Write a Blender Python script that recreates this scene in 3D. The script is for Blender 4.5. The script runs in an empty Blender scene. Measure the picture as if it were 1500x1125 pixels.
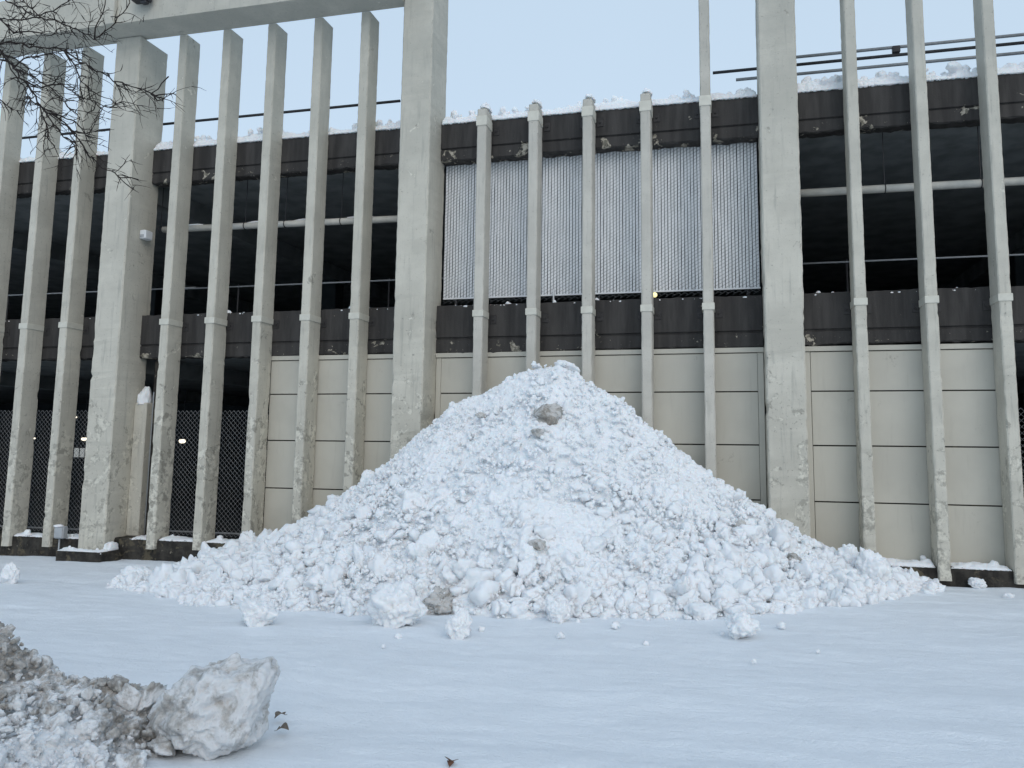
import bpy, math, random
import numpy as np
from mathutils import Vector, Matrix, noise as mnoise

S = bpy.context.scene
COL = S.collection
random.seed(7)
rng = np.random.default_rng(11)
R = math.radians

# ------------------------------------------------------------------ camera, world, sun, exposure
F_PX, PPX, PPY = 1159.09, 789.34, 513.61           # focal length and principal point for a 1500 x 1125 frame
PITCH, YAW, ROLL = 0.119044, 0.236890, 0.010124
CAM = np.array([11.17016, -12.34555, 1.43672])


def cam_axes():
    r = np.array([math.cos(YAW), math.sin(YAW), 0.0])
    f0 = np.array([-math.sin(YAW), math.cos(YAW), 0.0])
    f = f0 * math.cos(PITCH) + np.array([0, 0, math.sin(PITCH)])
    u = np.cross(r, f)
    c, s = math.cos(ROLL), math.sin(ROLL)
    return c * r + s * u, -s * r + c * u, f


AX_R, AX_U, AX_F = cam_axes()
cam_data = bpy.data.cameras.new('camera')
cam = bpy.data.objects.new('camera', cam_data)
COL.objects.link(cam)
m = Matrix.Identity(4)
for i in range(3):
    m[i][0], m[i][1], m[i][2], m[i][3] = AX_R[i], AX_U[i], -AX_F[i], CAM[i]
cam.matrix_world = m
cam_data.sensor_width = 36
cam_data.lens = 36 * F_PX / 1500
cam_data.shift_x = -(PPX - 750) / 1500
cam_data.shift_y = (PPY - 562.5) / 1500
cam_data.clip_start = 0.05
cam_data.clip_end = 2000
S.camera = cam

world = bpy.data.worlds.new('World')
S.world = world
world.use_nodes = True
wn, wl = world.node_tree.nodes, world.node_tree.links
wn.clear()
wo = wn.new('ShaderNodeOutputWorld')
bg = wn.new('ShaderNodeBackground')
bg2 = wn.new('ShaderNodeBackground')
addw = wn.new('ShaderNodeAddShader')
sky = wn.new('ShaderNodeTexSky')
sky.sky_type = 'NISHITA'
sky.sun_disc = False
SUN_EL, SUN_AZ = R(36), R(148)                     # azimuth measured clockwise from +Y
sky.sun_elevation = SUN_EL
sky.sun_rotation = SUN_AZ
sky.dust_density = 4.0
bg.inputs[1].default_value = 0.05
wl.new(sky.outputs[0], bg.inputs[0])
# thick cloud layer: pale blue low down, dimmer and deeper blue overhead
tc = wn.new('ShaderNodeTexCoord')
sep = wn.new('ShaderNodeSeparateXYZ')
wl.new(tc.outputs['Generated'], sep.inputs[0])
ramp = wn.new('ShaderNodeValToRGB')
wl.new(sep.outputs[2], ramp.inputs[0])
cr = ramp.color_ramp
cr.elements[0].position = 0.0
cr.elements[0].color = (0.75, 0.92, 1.08, 1)
cr.elements[1].position = 1.0
cr.elements[1].color = (0.50, 0.72, 0.99, 1)
e = cr.elements.new(0.60)
e.color = (0.725, 0.90, 1.065, 1)
wnz = wn.new('ShaderNodeTexNoise')
wnz.inputs['Scale'].default_value = 1.6
wnz.inputs['Detail'].default_value = 4
wl.new(tc.outputs['Generated'], wnz.inputs[0])
wmr = wn.new('ShaderNodeMapRange')
wmr.inputs[3].default_value = 0.95
wmr.inputs[4].default_value = 1.05
wl.new(wnz.outputs[0], wmr.inputs[0])
wl.new(ramp.outputs[0], bg2.inputs[0])
wl.new(wmr.outputs[0], bg2.inputs[1])
wl.new(bg.outputs[0], addw.inputs[0])
wl.new(bg2.outputs[0], addw.inputs[1])
wl.new(addw.outputs[0], wo.inputs[0])

sd = bpy.data.lights.new('sun', 'SUN')
sun = bpy.data.objects.new('sun', sd)
COL.objects.link(sun)
sd.energy = 0.56
sd.angle = R(40)
sd.color = (1.0, 0.965, 0.92)
sdir = Vector((math.sin(SUN_AZ) * math.cos(SUN_EL), math.cos(SUN_AZ) * math.cos(SUN_EL), math.sin(SUN_EL)))
sun.rotation_euler = sdir.to_track_quat('Z', 'Y').to_euler()

S.view_settings.view_transform = 'Standard'
S.view_settings.look = 'None'
S.view_settings.exposure = -0.5
S.view_settings.gamma = 1.0


# ------------------------------------------------------------------ helpers
def ray(x, y):
    return (x - PPX) / F_PX * AX_R - (y - PPY) / F_PX * AX_U + AX_F


def at(x, y, Y):
    """world point seen at photograph position (x, y) on the vertical plane Y"""
    v = ray(x, y)
    return CAM + v * ((Y - CAM[1]) / v[1])


def ground_z(X, Y):
    X = np.asarray(X, float)
    Y = np.asarray(Y, float)
    return -0.72 + 0.0155 * (np.clip(X, -9, 21) + 1.75) - 0.035 * (np.clip(Y, -16, 3) - 0.1)


def at_ground(x, y):
    v = ray(x, y)
    lo, hi = 0.5, 40.0
    for _ in range(50):
        t = (lo + hi) / 2
        p = CAM + v * t
        if p[2] > ground_z(p[0], p[1]):
            lo = t
        else:
            hi = t
    return CAM + v * lo


def px_size(p):
    """metres per photograph pixel at the point p"""
    return float(np.dot(p - CAM, AX_F)) / F_PX


def _hash(ix, iy, iz, seed):
    h = (ix.astype(np.int64) * 374761393 + iy.astype(np.int64) * 668265263 + iz.astype(np.int64) * 2147483647 + seed * 974711) & 0xffffffff
    h = ((h ^ (h >> 13)) * 1274126177) & 0xffffffff
    h = ((h ^ (h >> 16)) * 2246822519) & 0xffffffff
    return ((h ^ (h >> 15)) & 0xffff) / 65535.0


def vnoise(P, scale, seed=0):
    """value noise, -1..1"""
    q = P * scale
    i = np.floor(q)
    f = q - i
    f = f * f * f * (f * (f * 6 - 15) + 10)
    i = i.astype(np.int64)
    out = 0
    for dx in (0, 1):
        for dy in (0, 1):
            for dz in (0, 1):
                w = (f[:, 0] if dx else 1 - f[:, 0]) * (f[:, 1] if dy else 1 - f[:, 1]) * (f[:, 2] if dz else 1 - f[:, 2])
                out = out + w * _hash(i[:, 0] + dx, i[:, 1] + dy, i[:, 2] + dz, seed)
    return out * 2 - 1


def fbm(P, scale, octaves=4, seed=0, gain=0.5):
    a, s, out = 1.0, scale, 0
    for o in range(octaves):
        out = out + a * vnoise(P, s, seed + o * 17)
        a *= gain
        s *= 2.03
    return out


def worley(P, scale, seed=0):
    """packed rounded clumps: 1 at a clump's middle, falling to 0 in the creases between"""
    q = P * scale
    i = np.floor(q).astype(np.int64)
    f = q - i
    best = np.full(len(P), 9.0)
    second = np.full(len(P), 9.0)
    for dx in (-1, 0, 1):
        for dy in (-1, 0, 1):
            for dz in (-1, 0, 1):
                a, b_, c = i[:, 0] + dx, i[:, 1] + dy, i[:, 2] + dz
                d2 = (dx + _hash(a, b_, c, seed) - f[:, 0]) ** 2 + (dy + _hash(a, b_, c, seed + 1) - f[:, 1]) ** 2 + (dz + _hash(a, b_, c, seed + 2) - f[:, 2]) ** 2
                second = np.minimum(second, np.maximum(d2, best))
                best = np.minimum(best, d2)
    return np.clip(np.sqrt(second) - np.sqrt(best), 0, 0.5) * 2


class MB:
    """collects shapes, then links them as one mesh object"""
    def __init__(self):
        self.v, self.f, self.n = [], [], 0

    def add(self, verts, faces):
        verts = [tuple(map(float, p)) for p in verts]
        self.v += verts
        self.f += [tuple(i + self.n for i in fc) for fc in faces]
        self.n += len(verts)
        return self

    def box(self, x0, x1, y0, y1, z0, z1, b=0.0):
        if b <= 0:
            self.add([(x0, y0, z0), (x1, y0, z0), (x1, y1, z0), (x0, y1, z0), (x0, y0, z1), (x1, y0, z1), (x1, y1, z1), (x0, y1, z1)],
                     [(3, 2, 1, 0), (4, 5, 6, 7), (0, 1, 5, 4), (1, 2, 6, 5), (2, 3, 7, 6), (3, 0, 4, 7)])
            return self
        rings = []
        for z, k in ((z0, b), (z0 + b, 0), (z1 - b, 0), (z1, b)):
            a0, a1, c0, c1 = x0 + k, x1 - k, y0 + k, y1 - k
            rings.append([(a0 + b, c0, z), (a1 - b, c0, z), (a1, c0 + b, z), (a1, c1 - b, z), (a1 - b, c1, z), (a0 + b, c1, z), (a0, c1 - b, z), (a0, c0 + b, z)])
        vs = [p for r in rings for p in r]
        fs = [tuple(range(7, -1, -1)), tuple(range(24, 32))]
        for r in range(3):
            for i in range(8):
                j = (i + 1) % 8
                fs.append((r * 8 + i, r * 8 + j, r * 8 + 8 + j, r * 8 + 8 + i))
        return self.add(vs, fs)

    def tube(self, pts, rad, sides=8, caps=True):
        pts = [Vector(p) for p in pts]
        n = len(pts)
        rads = rad if hasattr(rad, '__len__') else [rad] * n
        vs, fs = [], []
        prev = None
        for i, p in enumerate(pts):
            t = (pts[min(i + 1, n - 1)] - pts[max(i - 1, 0)])
            if t.length < 1e-9:
                t = Vector((0, 0, 1))
            t.normalize()
            if prev is None:
                a = Vector((0, 0, 1)) if abs(t.z) < 0.9 else Vector((1, 0, 0))
                u = t.cross(a).normalized()
            else:
                u = (prev - t * prev.dot(t))
                u = u.normalized() if u.length > 1e-6 else t.orthogonal().normalized()
            prev = u
            w = t.cross(u)
            for k in range(sides):
                g = 2 * math.pi * k / sides
                vs.append(p + (u * math.cos(g) + w * math.sin(g)) * rads[i])
        for i in range(n - 1):
            for k in range(sides):
                k2 = (k + 1) % sides
                fs.append((i * sides + k, i * sides + k2, (i + 1) * sides + k2, (i + 1) * sides + k))
        if caps:
            fs.append(tuple(range(sides - 1, -1, -1)))
            fs.append(tuple(range((n - 1) * sides, n * sides)))
        return self.add(vs, fs)

    def build(self, name, mat, parent=None, smooth=False):
        me = bpy.data.meshes.new(name)
        me.from_pydata(self.v, [], self.f)
        me.update()
        return link(name, me, mat, parent, smooth)


def link(name, me, mat, parent=None, smooth=False):
    o = bpy.data.objects.new(name, me)
    COL.objects.link(o)
    if mat is not None:
        me.materials.append(mat)
    if smooth:
        me.polygons.foreach_set('use_smooth', [True] * len(me.polygons))
    if parent is not None:
        o.parent = parent
        o.matrix_parent_inverse = parent_world(parent).inverted()
    return o


def parent_world(o):
    w = Matrix.Translation(o.location) if o.type == 'EMPTY' else Matrix.Identity(4)
    return w


def np_mesh(name, V, Fq):
    me = bpy.data.meshes.new(name)
    k = Fq.shape[1]
    me.vertices.add(len(V))
    me.vertices.foreach_set('co', np.ascontiguousarray(V, dtype=np.float32).ravel())
    me.loops.add(Fq.size)
    me.loops.foreach_set('vertex_index', Fq.astype(np.int32).ravel())
    me.polygons.add(len(Fq))
    me.polygons.foreach_set('loop_start', np.arange(0, Fq.size, k, dtype=np.int32))
    me.update(calc_edges=True)
    me.validate()
    return me


def tag(o, label=None, cat=None, group=None, kind=None):
    if label:
        o['label'] = label
        kind = kind or 'thing'
    if cat:
        o['category'] = cat
    if group:
        o['group'] = group
    if kind:
        o['kind'] = kind
    return o


def empty(name, loc):
    o = bpy.data.objects.new(name, None)
    COL.objects.link(o)
    o.location = loc
    o.empty_display_size = 0.2
    return o


# ------------------------------------------------------------------ materials
class NT:
    def __init__(self, name):
        self.m = bpy.data.materials.new(name)
        self.m.use_nodes = True
        self.n, self.l = self.m.node_tree.nodes, self.m.node_tree.links
        self.p = self.n['Principled BSDF']
        g = self.n.new('ShaderNodeNewGeometry')
        self.pos = g.outputs['Position']

    def sc(self, v, s):
        mp = self.n.new('ShaderNodeMapping')
        mp.inputs['Scale'].default_value = s
        self.l.new(v, mp.inputs[0])
        return mp.outputs[0]

    def noise(self, scale, detail=4, rough=0.55, dist=0.0, v=None):
        t = self.n.new('ShaderNodeTexNoise')
        t.inputs['Scale'].default_value = scale
        t.inputs['Detail'].default_value = detail
        t.inputs['Roughness'].default_value = rough
        t.inputs['Distortion'].default_value = dist
        self.l.new(v if v is not None else self.pos, t.inputs['Vector'])
        return t.outputs[0]

    def rng(self, a, lo, hi, o0=0.0, o1=1.0, smooth=True):
        t = self.n.new('ShaderNodeMapRange')
        t.interpolation_type = 'SMOOTHSTEP' if smooth else 'LINEAR'
        self.l.new(a, t.inputs[0])
        for i, x in enumerate((lo, hi, o0, o1)):
            t.inputs[1 + i].default_value = x
        return t.outputs[0]

    def math(self, op, a, b):
        t = self.n.new('ShaderNodeMath')
        t.operation = op
        for i, x in enumerate((a, b)):
            if isinstance(x, (int, float)):
                t.inputs[i].default_value = x
            else:
                self.l.new(x, t.inputs[i])
        return t.outputs[0]

    def mix(self, fac, a, b):
        t = self.n.new('ShaderNodeMix')
        t.data_type = 'RGBA'
        for s, x in ((t.inputs[0], fac), (t.inputs[6], a), (t.inputs[7], b)):
            if isinstance(x, tuple):
                s.default_value = (*x, 1)
            elif isinstance(x, (int, float)):
                s.default_value = x
            else:
                self.l.new(x, s)
        return t.outputs[2]

    def z(self):
        s = self.n.new('ShaderNodeSeparateXYZ')
        self.l.new(self.pos, s.inputs[0])
        return s.outputs[2]

    def bump(self, h, dist, strength=1.0, prev=None):
        b = self.n.new('ShaderNodeBump')
        b.inputs['Distance'].default_value = dist
        b.inputs['Strength'].default_value = strength
        self.l.new(h, b.inputs['Height'])
        if prev is not None:
            self.l.new(prev, b.inputs['Normal'])
        return b.outputs[0]

    def done(self, color, rough=0.7, normal=None, metallic=0.0, spec=0.4):
        if isinstance(color, tuple):
            self.p.inputs['Base Color'].default_value = (*color, 1)
        else:
            self.l.new(color, self.p.inputs['Base Color'])
        if isinstance(rough, float):
            self.p.inputs['Roughness'].default_value = rough
        else:
            self.l.new(rough, self.p.inputs['Roughness'])
        self.p.inputs['Metallic'].default_value = metallic
        self.p.inputs['Specular IOR Level'].default_value = spec
        if normal is not None:
            self.l.new(normal, self.p.inputs['Normal'])
        return self.m


def mat_concrete(name, base, peel_amt=1.0, peel_top=3.2, pits=True):
    t = NT(name)
    big = t.noise(1.3, 5, 0.6)
    d1 = tuple(c * 0.84 for c in base)
    c = t.mix(t.rng(big, 0.35, 0.65), d1, base)
    streak = t.noise(6.0, 4, 0.6, 0.3, t.sc(t.pos, (3.0, 3.0, 0.22)))
    c = t.mix(t.rng(streak, 0.53, 0.76, 0, 0.42), c, (0.24, 0.24, 0.215))
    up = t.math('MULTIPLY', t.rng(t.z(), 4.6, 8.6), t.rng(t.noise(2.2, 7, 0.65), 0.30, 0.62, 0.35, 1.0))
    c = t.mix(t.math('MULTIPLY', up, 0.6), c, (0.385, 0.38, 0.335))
    # old paint flaking off, strongest on the lower storey
    pn = t.noise(3.1, 9, 0.66, 0.9)
    zf = t.rng(t.z(), peel_top - 2.6, peel_top + 0.5, 0.0, 0.135)
    thr = t.math('ADD', zf, 0.515 + 0.06 * (1 - peel_amt))
    pk = t.rng(t.math('SUBTRACT', pn, thr), 0.0, 0.012)
    pc = t.mix(t.rng(t.noise(7, 8, 0.7), 0.42, 0.56), (0.33, 0.315, 0.27), (0.68, 0.65, 0.56))
    c = t.mix(t.math('MULTIPLY', pk, 0.85 * peel_amt), c, pc)
    pn2 = t.noise(4.6, 11, 0.72, 0.5)
    thr2 = t.math('ADD', t.rng(t.z(), peel_top - 3.2, peel_top - 0.6, 0.0, 0.12), 0.60)
    pk2 = t.rng(t.math('SUBTRACT', pn2, thr2), 0.0, 0.015)
    c = t.mix(t.math('MULTIPLY', pk2, min(0.75, 0.5 * peel_amt)), c, (0.23, 0.215, 0.185))
    pit = t.noise(34, 3, 0.6)
    sp = t.rng(pit, 0.64, 0.70)
    c = t.mix(t.math('MULTIPLY', sp, 0.55), c, (0.13, 0.125, 0.11))
    fine = t.noise(95, 3, 0.6)
    c = t.mix(t.rng(fine, 0.35, 0.7, 0, 0.22), c, tuple(x * 0.62 for x in base))
    h = t.math('SUBTRACT', t.math('MULTIPLY', fine, 0.5), sp)
    nrm = t.bump(h, 0.006, 0.7)
    nrm = t.bump(t.math('MULTIPLY', pk, -1.0), 0.003, 0.8, nrm)
    return t.done(c, 0.85, nrm, spec=0.25)


def mat_spandrel(bands):
    t = NT('dark_painted_concrete')
    st = t.noise(3.0, 5, 0.6, 0.2, t.sc(t.pos, (2.2, 2.2, 0.25)))
    c = t.mix(t.rng(st, 0.3, 0.75), (0.030, 0.028, 0.027), (0.062, 0.058, 0.055))
    z = t.z()
    low = None
    for b in bands:
        a = t.math('MULTIPLY', t.rng(z, b - 0.02, b + 0.0), t.rng(z, b + 0.12, b + 0.36, 1, 0))
        low = a if low is None else t.math('MAXIMUM', low, a)
    pn = t.noise(3.4, 9, 0.62, 0.7)
    thr = t.math('SUBTRACT', 0.70, t.math('MULTIPLY', low, 0.10))
    pk = t.rng(t.math('SUBTRACT', pn, thr), 0.0, 0.01)
    pn2 = t.noise(26, 4, 0.6)
    thr2 = t.math('SUBTRACT', 0.738, t.math('MULTIPLY', low, 0.05))
    pk = t.math('MAXIMUM', pk, t.rng(t.math('SUBTRACT', pn2, thr2), 0.0, 0.01))
    pc = t.mix(t.rng(t.noise(17, 5), 0.4, 0.6), (0.16, 0.15, 0.12), (0.44, 0.40, 0.33))
    c = t.mix(pk, c, pc)
    n = t.bump(t.noise(40, 5), 0.006, 0.5)
    n = t.bump(pk, 0.003, 0.8, n)
    return t.done(c, 0.75, n, spec=0.3)


def mat_snow(name='snow', base=(0.86, 0.875, 0.885), fine=1.0, dirt=0.0, dirt_scale=3.0, dirt_thr=0.5, dirt_col=(0.24, 0.205, 0.165), ripple=False, crest=None, sss=0.5):
    t = NT(name)
    c = t.mix(t.rng(t.noise(2.5, 5), 0.35, 0.65), base, tuple(x * 0.965 for x in base))
    if dirt > 0:
        dn = t.noise(dirt_scale, 10, 0.72, 0.5)
        if crest:
            sy = t.n.new('ShaderNodeSeparateXYZ')
            t.l.new(t.pos, sy.inputs[0])
            dn = t.math('ADD', dn, t.rng(sy.outputs[1], crest[0], crest[1], -0.085, 0.06))
        dm = t.rng(dn, dirt_thr, dirt_thr + 0.14)
        dc = t.mix(t.rng(t.noise(22, 6, 0.65), 0.35, 0.65), dirt_col, tuple(min(1, x * 1.9) for x in dirt_col))
        c = t.mix(t.math('MULTIPLY', dm, dirt), c, dc)
        gr = t.rng(t.noise(70, 3, 0.6), 0.66, 0.73)
        c = t.mix(t.math('MULTIPLY', gr, t.math('MULTIPLY', t.rng(dn, dirt_thr - 0.12, dirt_thr + 0.1), 0.8 * dirt)), c, (0.07, 0.06, 0.05))
    n = t.bump(t.noise(38, 6, 0.65), 0.02 * fine, 0.6)
    n = t.bump(t.noise(160, 3, 0.6), 0.006 * fine, 0.6, n)
    if ripple:
        n = t.bump(t.noise(75, 4, 0.7, 0.2, t.sc(t.pos, (0.7, 1.0, 1.0))), 0.012, 0.6, n)
    if ripple:
        n = t.bump(t.noise(5.0, 5, 0.6, 0.4, t.sc(t.pos, (0.55, 1.5, 1.0))), 0.05, 0.4, n)
    t.p.inputs['Subsurface Weight'].default_value = sss
    t.p.inputs['Subsurface Radius'].default_value = (0.7, 0.9, 1.0)
    t.p.inputs['Subsurface Scale'].default_value = 0.022
    return t.done(c, 0.55, n, spec=0.3)


def plain(name, color, rough=0.6, metallic=0.0, var=0.15, scale=14.0, bump=0.0, spec=0.4):
    t = NT(name)
    c = t.mix(t.rng(t.noise(scale, 5), 0.3, 0.7), tuple(x * (1 - var) for x in color), color)
    n = t.bump(t.noise(scale * 4, 4), bump, 0.6) if bump else None
    return t.done(c, rough, n, metallic, spec)


def emissive(name, color, strength):
    t = NT(name)
    t.p.inputs['Emission Color'].default_value = (*color, 1)
    t.p.inputs['Emission Strength'].default_value = strength
    return t.done(color, 0.5)


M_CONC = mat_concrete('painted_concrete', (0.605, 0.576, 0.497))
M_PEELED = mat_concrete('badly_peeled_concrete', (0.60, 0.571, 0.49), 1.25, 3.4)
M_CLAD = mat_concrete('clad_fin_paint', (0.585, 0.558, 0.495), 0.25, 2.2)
M_COLLAR = plain('collar_paint', (0.62, 0.60, 0.52), 0.5, 0, 0.12, 9)
M_SPAN = mat_spandrel((3.0, 6.42))
M_PANEL = None
t_ = NT('beige_wall_panel')
pc_ = t_.mix(t_.rng(t_.noise(0.9, 4), 0.35, 0.65), (0.495, 0.474, 0.412), (0.555, 0.532, 0.462))
pc_ = t_.mix(t_.rng(t_.noise(5, 6, 0.6, 0.3, t_.sc(t_.pos, (3, 3, 0.3))), 0.55, 0.8, 0, 0.22), pc_, (0.33, 0.31, 0.26))
sm_ = t_.math('MULTIPLY', t_.rng(t_.noise(2.1, 9, 0.7), 0.60, 0.72), t_.rng(t_.noise(30, 4), 0.5, 0.62))
pc_ = t_.mix(t_.math('MULTIPLY', sm_, 0.5), pc_, (0.17, 0.15, 0.12))
M_PANEL = t_.done(pc_, 0.55, t_.bump(t_.noise(2.0, 3), 0.006, 0.4), spec=0.35)
t_ = NT('dark_wet_concrete')
q_ = t_.mix(t_.rng(t_.noise(5, 6, 0.65), 0.35, 0.65), (0.022, 0.020, 0.018), (0.055, 0.050, 0.043))
q_ = t_.mix(t_.rng(t_.noise(3.2, 9, 0.7, 0.6), 0.54, 0.60, 0, 0.8), q_, (0.115, 0.098, 0.066))
q_ = t_.mix(t_.rng(t_.noise(9, 9, 0.7), 0.64, 0.67, 0, 0.8), q_, (0.26, 0.235, 0.19))
M_PLINTH = t_.done(q_, 0.85, t_.bump(t_.noise(40, 5), 0.01, 0.6), spec=0.25)
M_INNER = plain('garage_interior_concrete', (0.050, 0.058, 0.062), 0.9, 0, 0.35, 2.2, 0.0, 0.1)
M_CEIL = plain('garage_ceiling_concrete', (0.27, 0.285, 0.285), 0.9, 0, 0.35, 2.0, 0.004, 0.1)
M_STEEL = plain('dark_steel', (0.05, 0.05, 0.055), 0.5, 0.3, 0.3)
M_PLATE = plain('bracket_steel', (0.045, 0.042, 0.042), 0.55, 0.2, 0.4)
M_GALV = plain('galvanised_wire', (0.40, 0.41, 0.42), 0.5, 0.3, 0.25)
M_WIREDARK = plain('dark_wire', (0.24, 0.25, 0.26), 0.6, 0.2, 0.25)
M_PIPE = plain('white_pipe_paint', (0.66, 0.64, 0.58), 0.45, 0, 0.15, 6)
M_RAILGREY = plain('grey_rail_paint', (0.33, 0.34, 0.35), 0.5, 0.2, 0.15)
M_SLAT = plain('white_slat_plastic', (0.86, 0.87, 0.88), 0.45, 0, 0.08, 3)
M_BOX = plain('grey_enclosure', (0.42, 0.44, 0.46), 0.45, 0.1, 0.1)
M_WHITEBOX = plain('white_enclosure', (0.72, 0.73, 0.74), 0.4, 0, 0.06)
M_BARK = plain('dark_bark', (0.035, 0.028, 0.025), 0.85, 0, 0.4, 30, 0.004, 0.2)
M_LEAF = plain('dead_leaf', (0.12, 0.05, 0.025), 0.7, 0, 0.4, 40)
M_LEAFGREY = plain('wet_grey_leaf', (0.22, 0.18, 0.14), 0.7, 0, 0.4, 40)
M_SNOW = mat_snow('plowed_snow', (0.86, 0.885, 0.91), 0.7, 0.55, 1.9, 0.635, (0.42, 0.38, 0.32))
M_SNOWCAP = mat_snow('settled_snow', (0.87, 0.89, 0.91), 0.7)
M_GROUND = mat_snow('lawn_snow', (0.89, 0.93, 0.97), 1.0, ripple=True, sss=0.0)
M_BANK = mat_snow('dirty_bank_snow', (0.72, 0.735, 0.75), 0.8, 0.95, 3.8, 0.475, (0.22, 0.208, 0.192), crest=(-9.15, -8.35))
M_DIRTYBLOCK = mat_snow('dirty_block_snow', (0.68, 0.69, 0.70), 1.0, 0.85, 5.5, 0.462, (0.27, 0.26, 0.245))
M_LUMP = mat_snow('grey_brown_snow', (0.58, 0.57, 0.555), 0.8, 0.95, 5.0, 0.44, (0.19, 0.176, 0.155))
M_LAMP = emissive('lamp_glow', (1.0, 0.90, 0.72), 2.6)
M_YELLOW = emissive('yellow_lamp_glow', (1.0, 0.86, 0.42), 1.6)
M_WINDOW = emissive('far_lit_window', (0.62, 0.66, 0.66), 0.6)


# ------------------------------------------------------------------ snow shapes
def ico(sub):
    import bmesh
    bm = bmesh.new()
    bmesh.ops.create_icosphere(bm, subdivisions=sub, radius=1.0)
    V = np.array([v.co[:] for v in bm.verts])
    Fq = np.array([[v.index for v in f.verts] for f in bm.faces])
    bm.free()
    return V, Fq


ICO = {k: ico(k) for k in (2, 3, 4, 5)}


def crisp(rg, size, sub=3, planes=8, rough=0.10, squash=(0.5, 1.0)):
    """a broken block with flat faces, firm edges and a crumbly skin"""
    D, Fq = ICO[sub]
    nrm = rg.normal(size=(planes, 3))
    nrm /= np.linalg.norm(nrm, axis=1)[:, None]
    h = rg.uniform(0.42, 0.80, planes)
    dots = D @ nrm.T
    r = np.minimum(np.where(dots > 0.05, h / np.maximum(dots, 0.05), 9.0).min(axis=1), 1.12)
    of = rg.uniform(0, 50, 3)
    r = r * (1 + 0.9 * rough * fbm(D * r[:, None] + of, 1.6, 2, 5) + rough * fbm(D * r[:, None] + of, 3.6, 4, 0, 0.62))
    V = D * r[:, None] * np.array([1.0, rg.uniform(*squash), rg.uniform(*squash)])
    return (V @ rand_rot(rg).T) * size, Fq


def rand_rot(rg):
    q = rg.normal(size=4)
    q /= np.linalg.norm(q)
    w, x, y, z = q
    return np.array([[1 - 2 * (y * y + z * z), 2 * (x * y - w * z), 2 * (x * z + w * y)],
                     [2 * (x * y + w * z), 1 - 2 * (x * x + z * z), 2 * (y * z - w * x)],
                     [2 * (x * z - w * y), 2 * (y * z + w * x), 1 - 2 * (x * x + y * y)]])


def chunk(rg, size, sub=2, planes=11, rough=0.12, squash=(0.65, 1.0), up=False):
    """a broken lump: random cut planes through a ball, then a little noise"""
    D, Fq = ICO[sub]
    nrm = rg.normal(size=(planes, 3))
    nrm /= np.linalg.norm(nrm, axis=1)[:, None]
    h = rg.uniform(0.62, 0.95, planes)
    dots = D @ nrm.T
    r = np.where(dots > 0.05, h / np.maximum(dots, 0.05), 9.0).min(axis=1)
    r = np.minimum(r, 1.0)
    V = D * r[:, None]
    sc = np.array([1.0, rg.uniform(*squash), rg.uniform(*squash)])
    V = V * sc
    off = rg.uniform(0, 50, 3)
    V = V * (1 + rough * fbm(D * 1.0 + off, 2.2, 3)[:, None])
    if up:
        a = rg.uniform(0, 6.28)
        Rm = np.array([[math.cos(a), -math.sin(a), 0], [math.sin(a), math.cos(a), 0], [0, 0, 1]])
    else:
        Rm = rand_rot(rg)
    return (V @ Rm.T) * size, Fq


def height_solid(gx, gy, Z, bottom):
    """closed solid below a height field: vertices on a gx x gy grid"""
    nx, ny = len(gx), len(gy)
    X, Y = np.meshgrid(gx, gy, indexing='ij')
    top = np.stack([X, Y, Z], -1).reshape(-1, 3)
    bot = np.stack([X, Y, np.full_like(Z, bottom)], -1).reshape(-1, 3)
    idx = np.arange(nx * ny).reshape(nx, ny)
    q = np.stack([idx[:-1, :-1], idx[1:, :-1], idx[1:, 1:], idx[:-1, 1:]], -1).reshape(-1, 4)
    n = nx * ny
    qb = q[:, ::-1] + n
    sides = []
    for line in (idx[:, 0], idx[::-1, -1], idx[0, ::-1], idx[-1, :]):
        a, b = line[:-1], line[1:]
        sides.append(np.stack([b, a, a + n, b + n][::-1], -1))
    Fq = np.concatenate([q, qb] + sides)
    Ft = np.concatenate([Fq[:, [0, 1, 2]], Fq[:, [0, 2, 3]]])
    return np.concatenate([top, bot]), Ft


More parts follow.
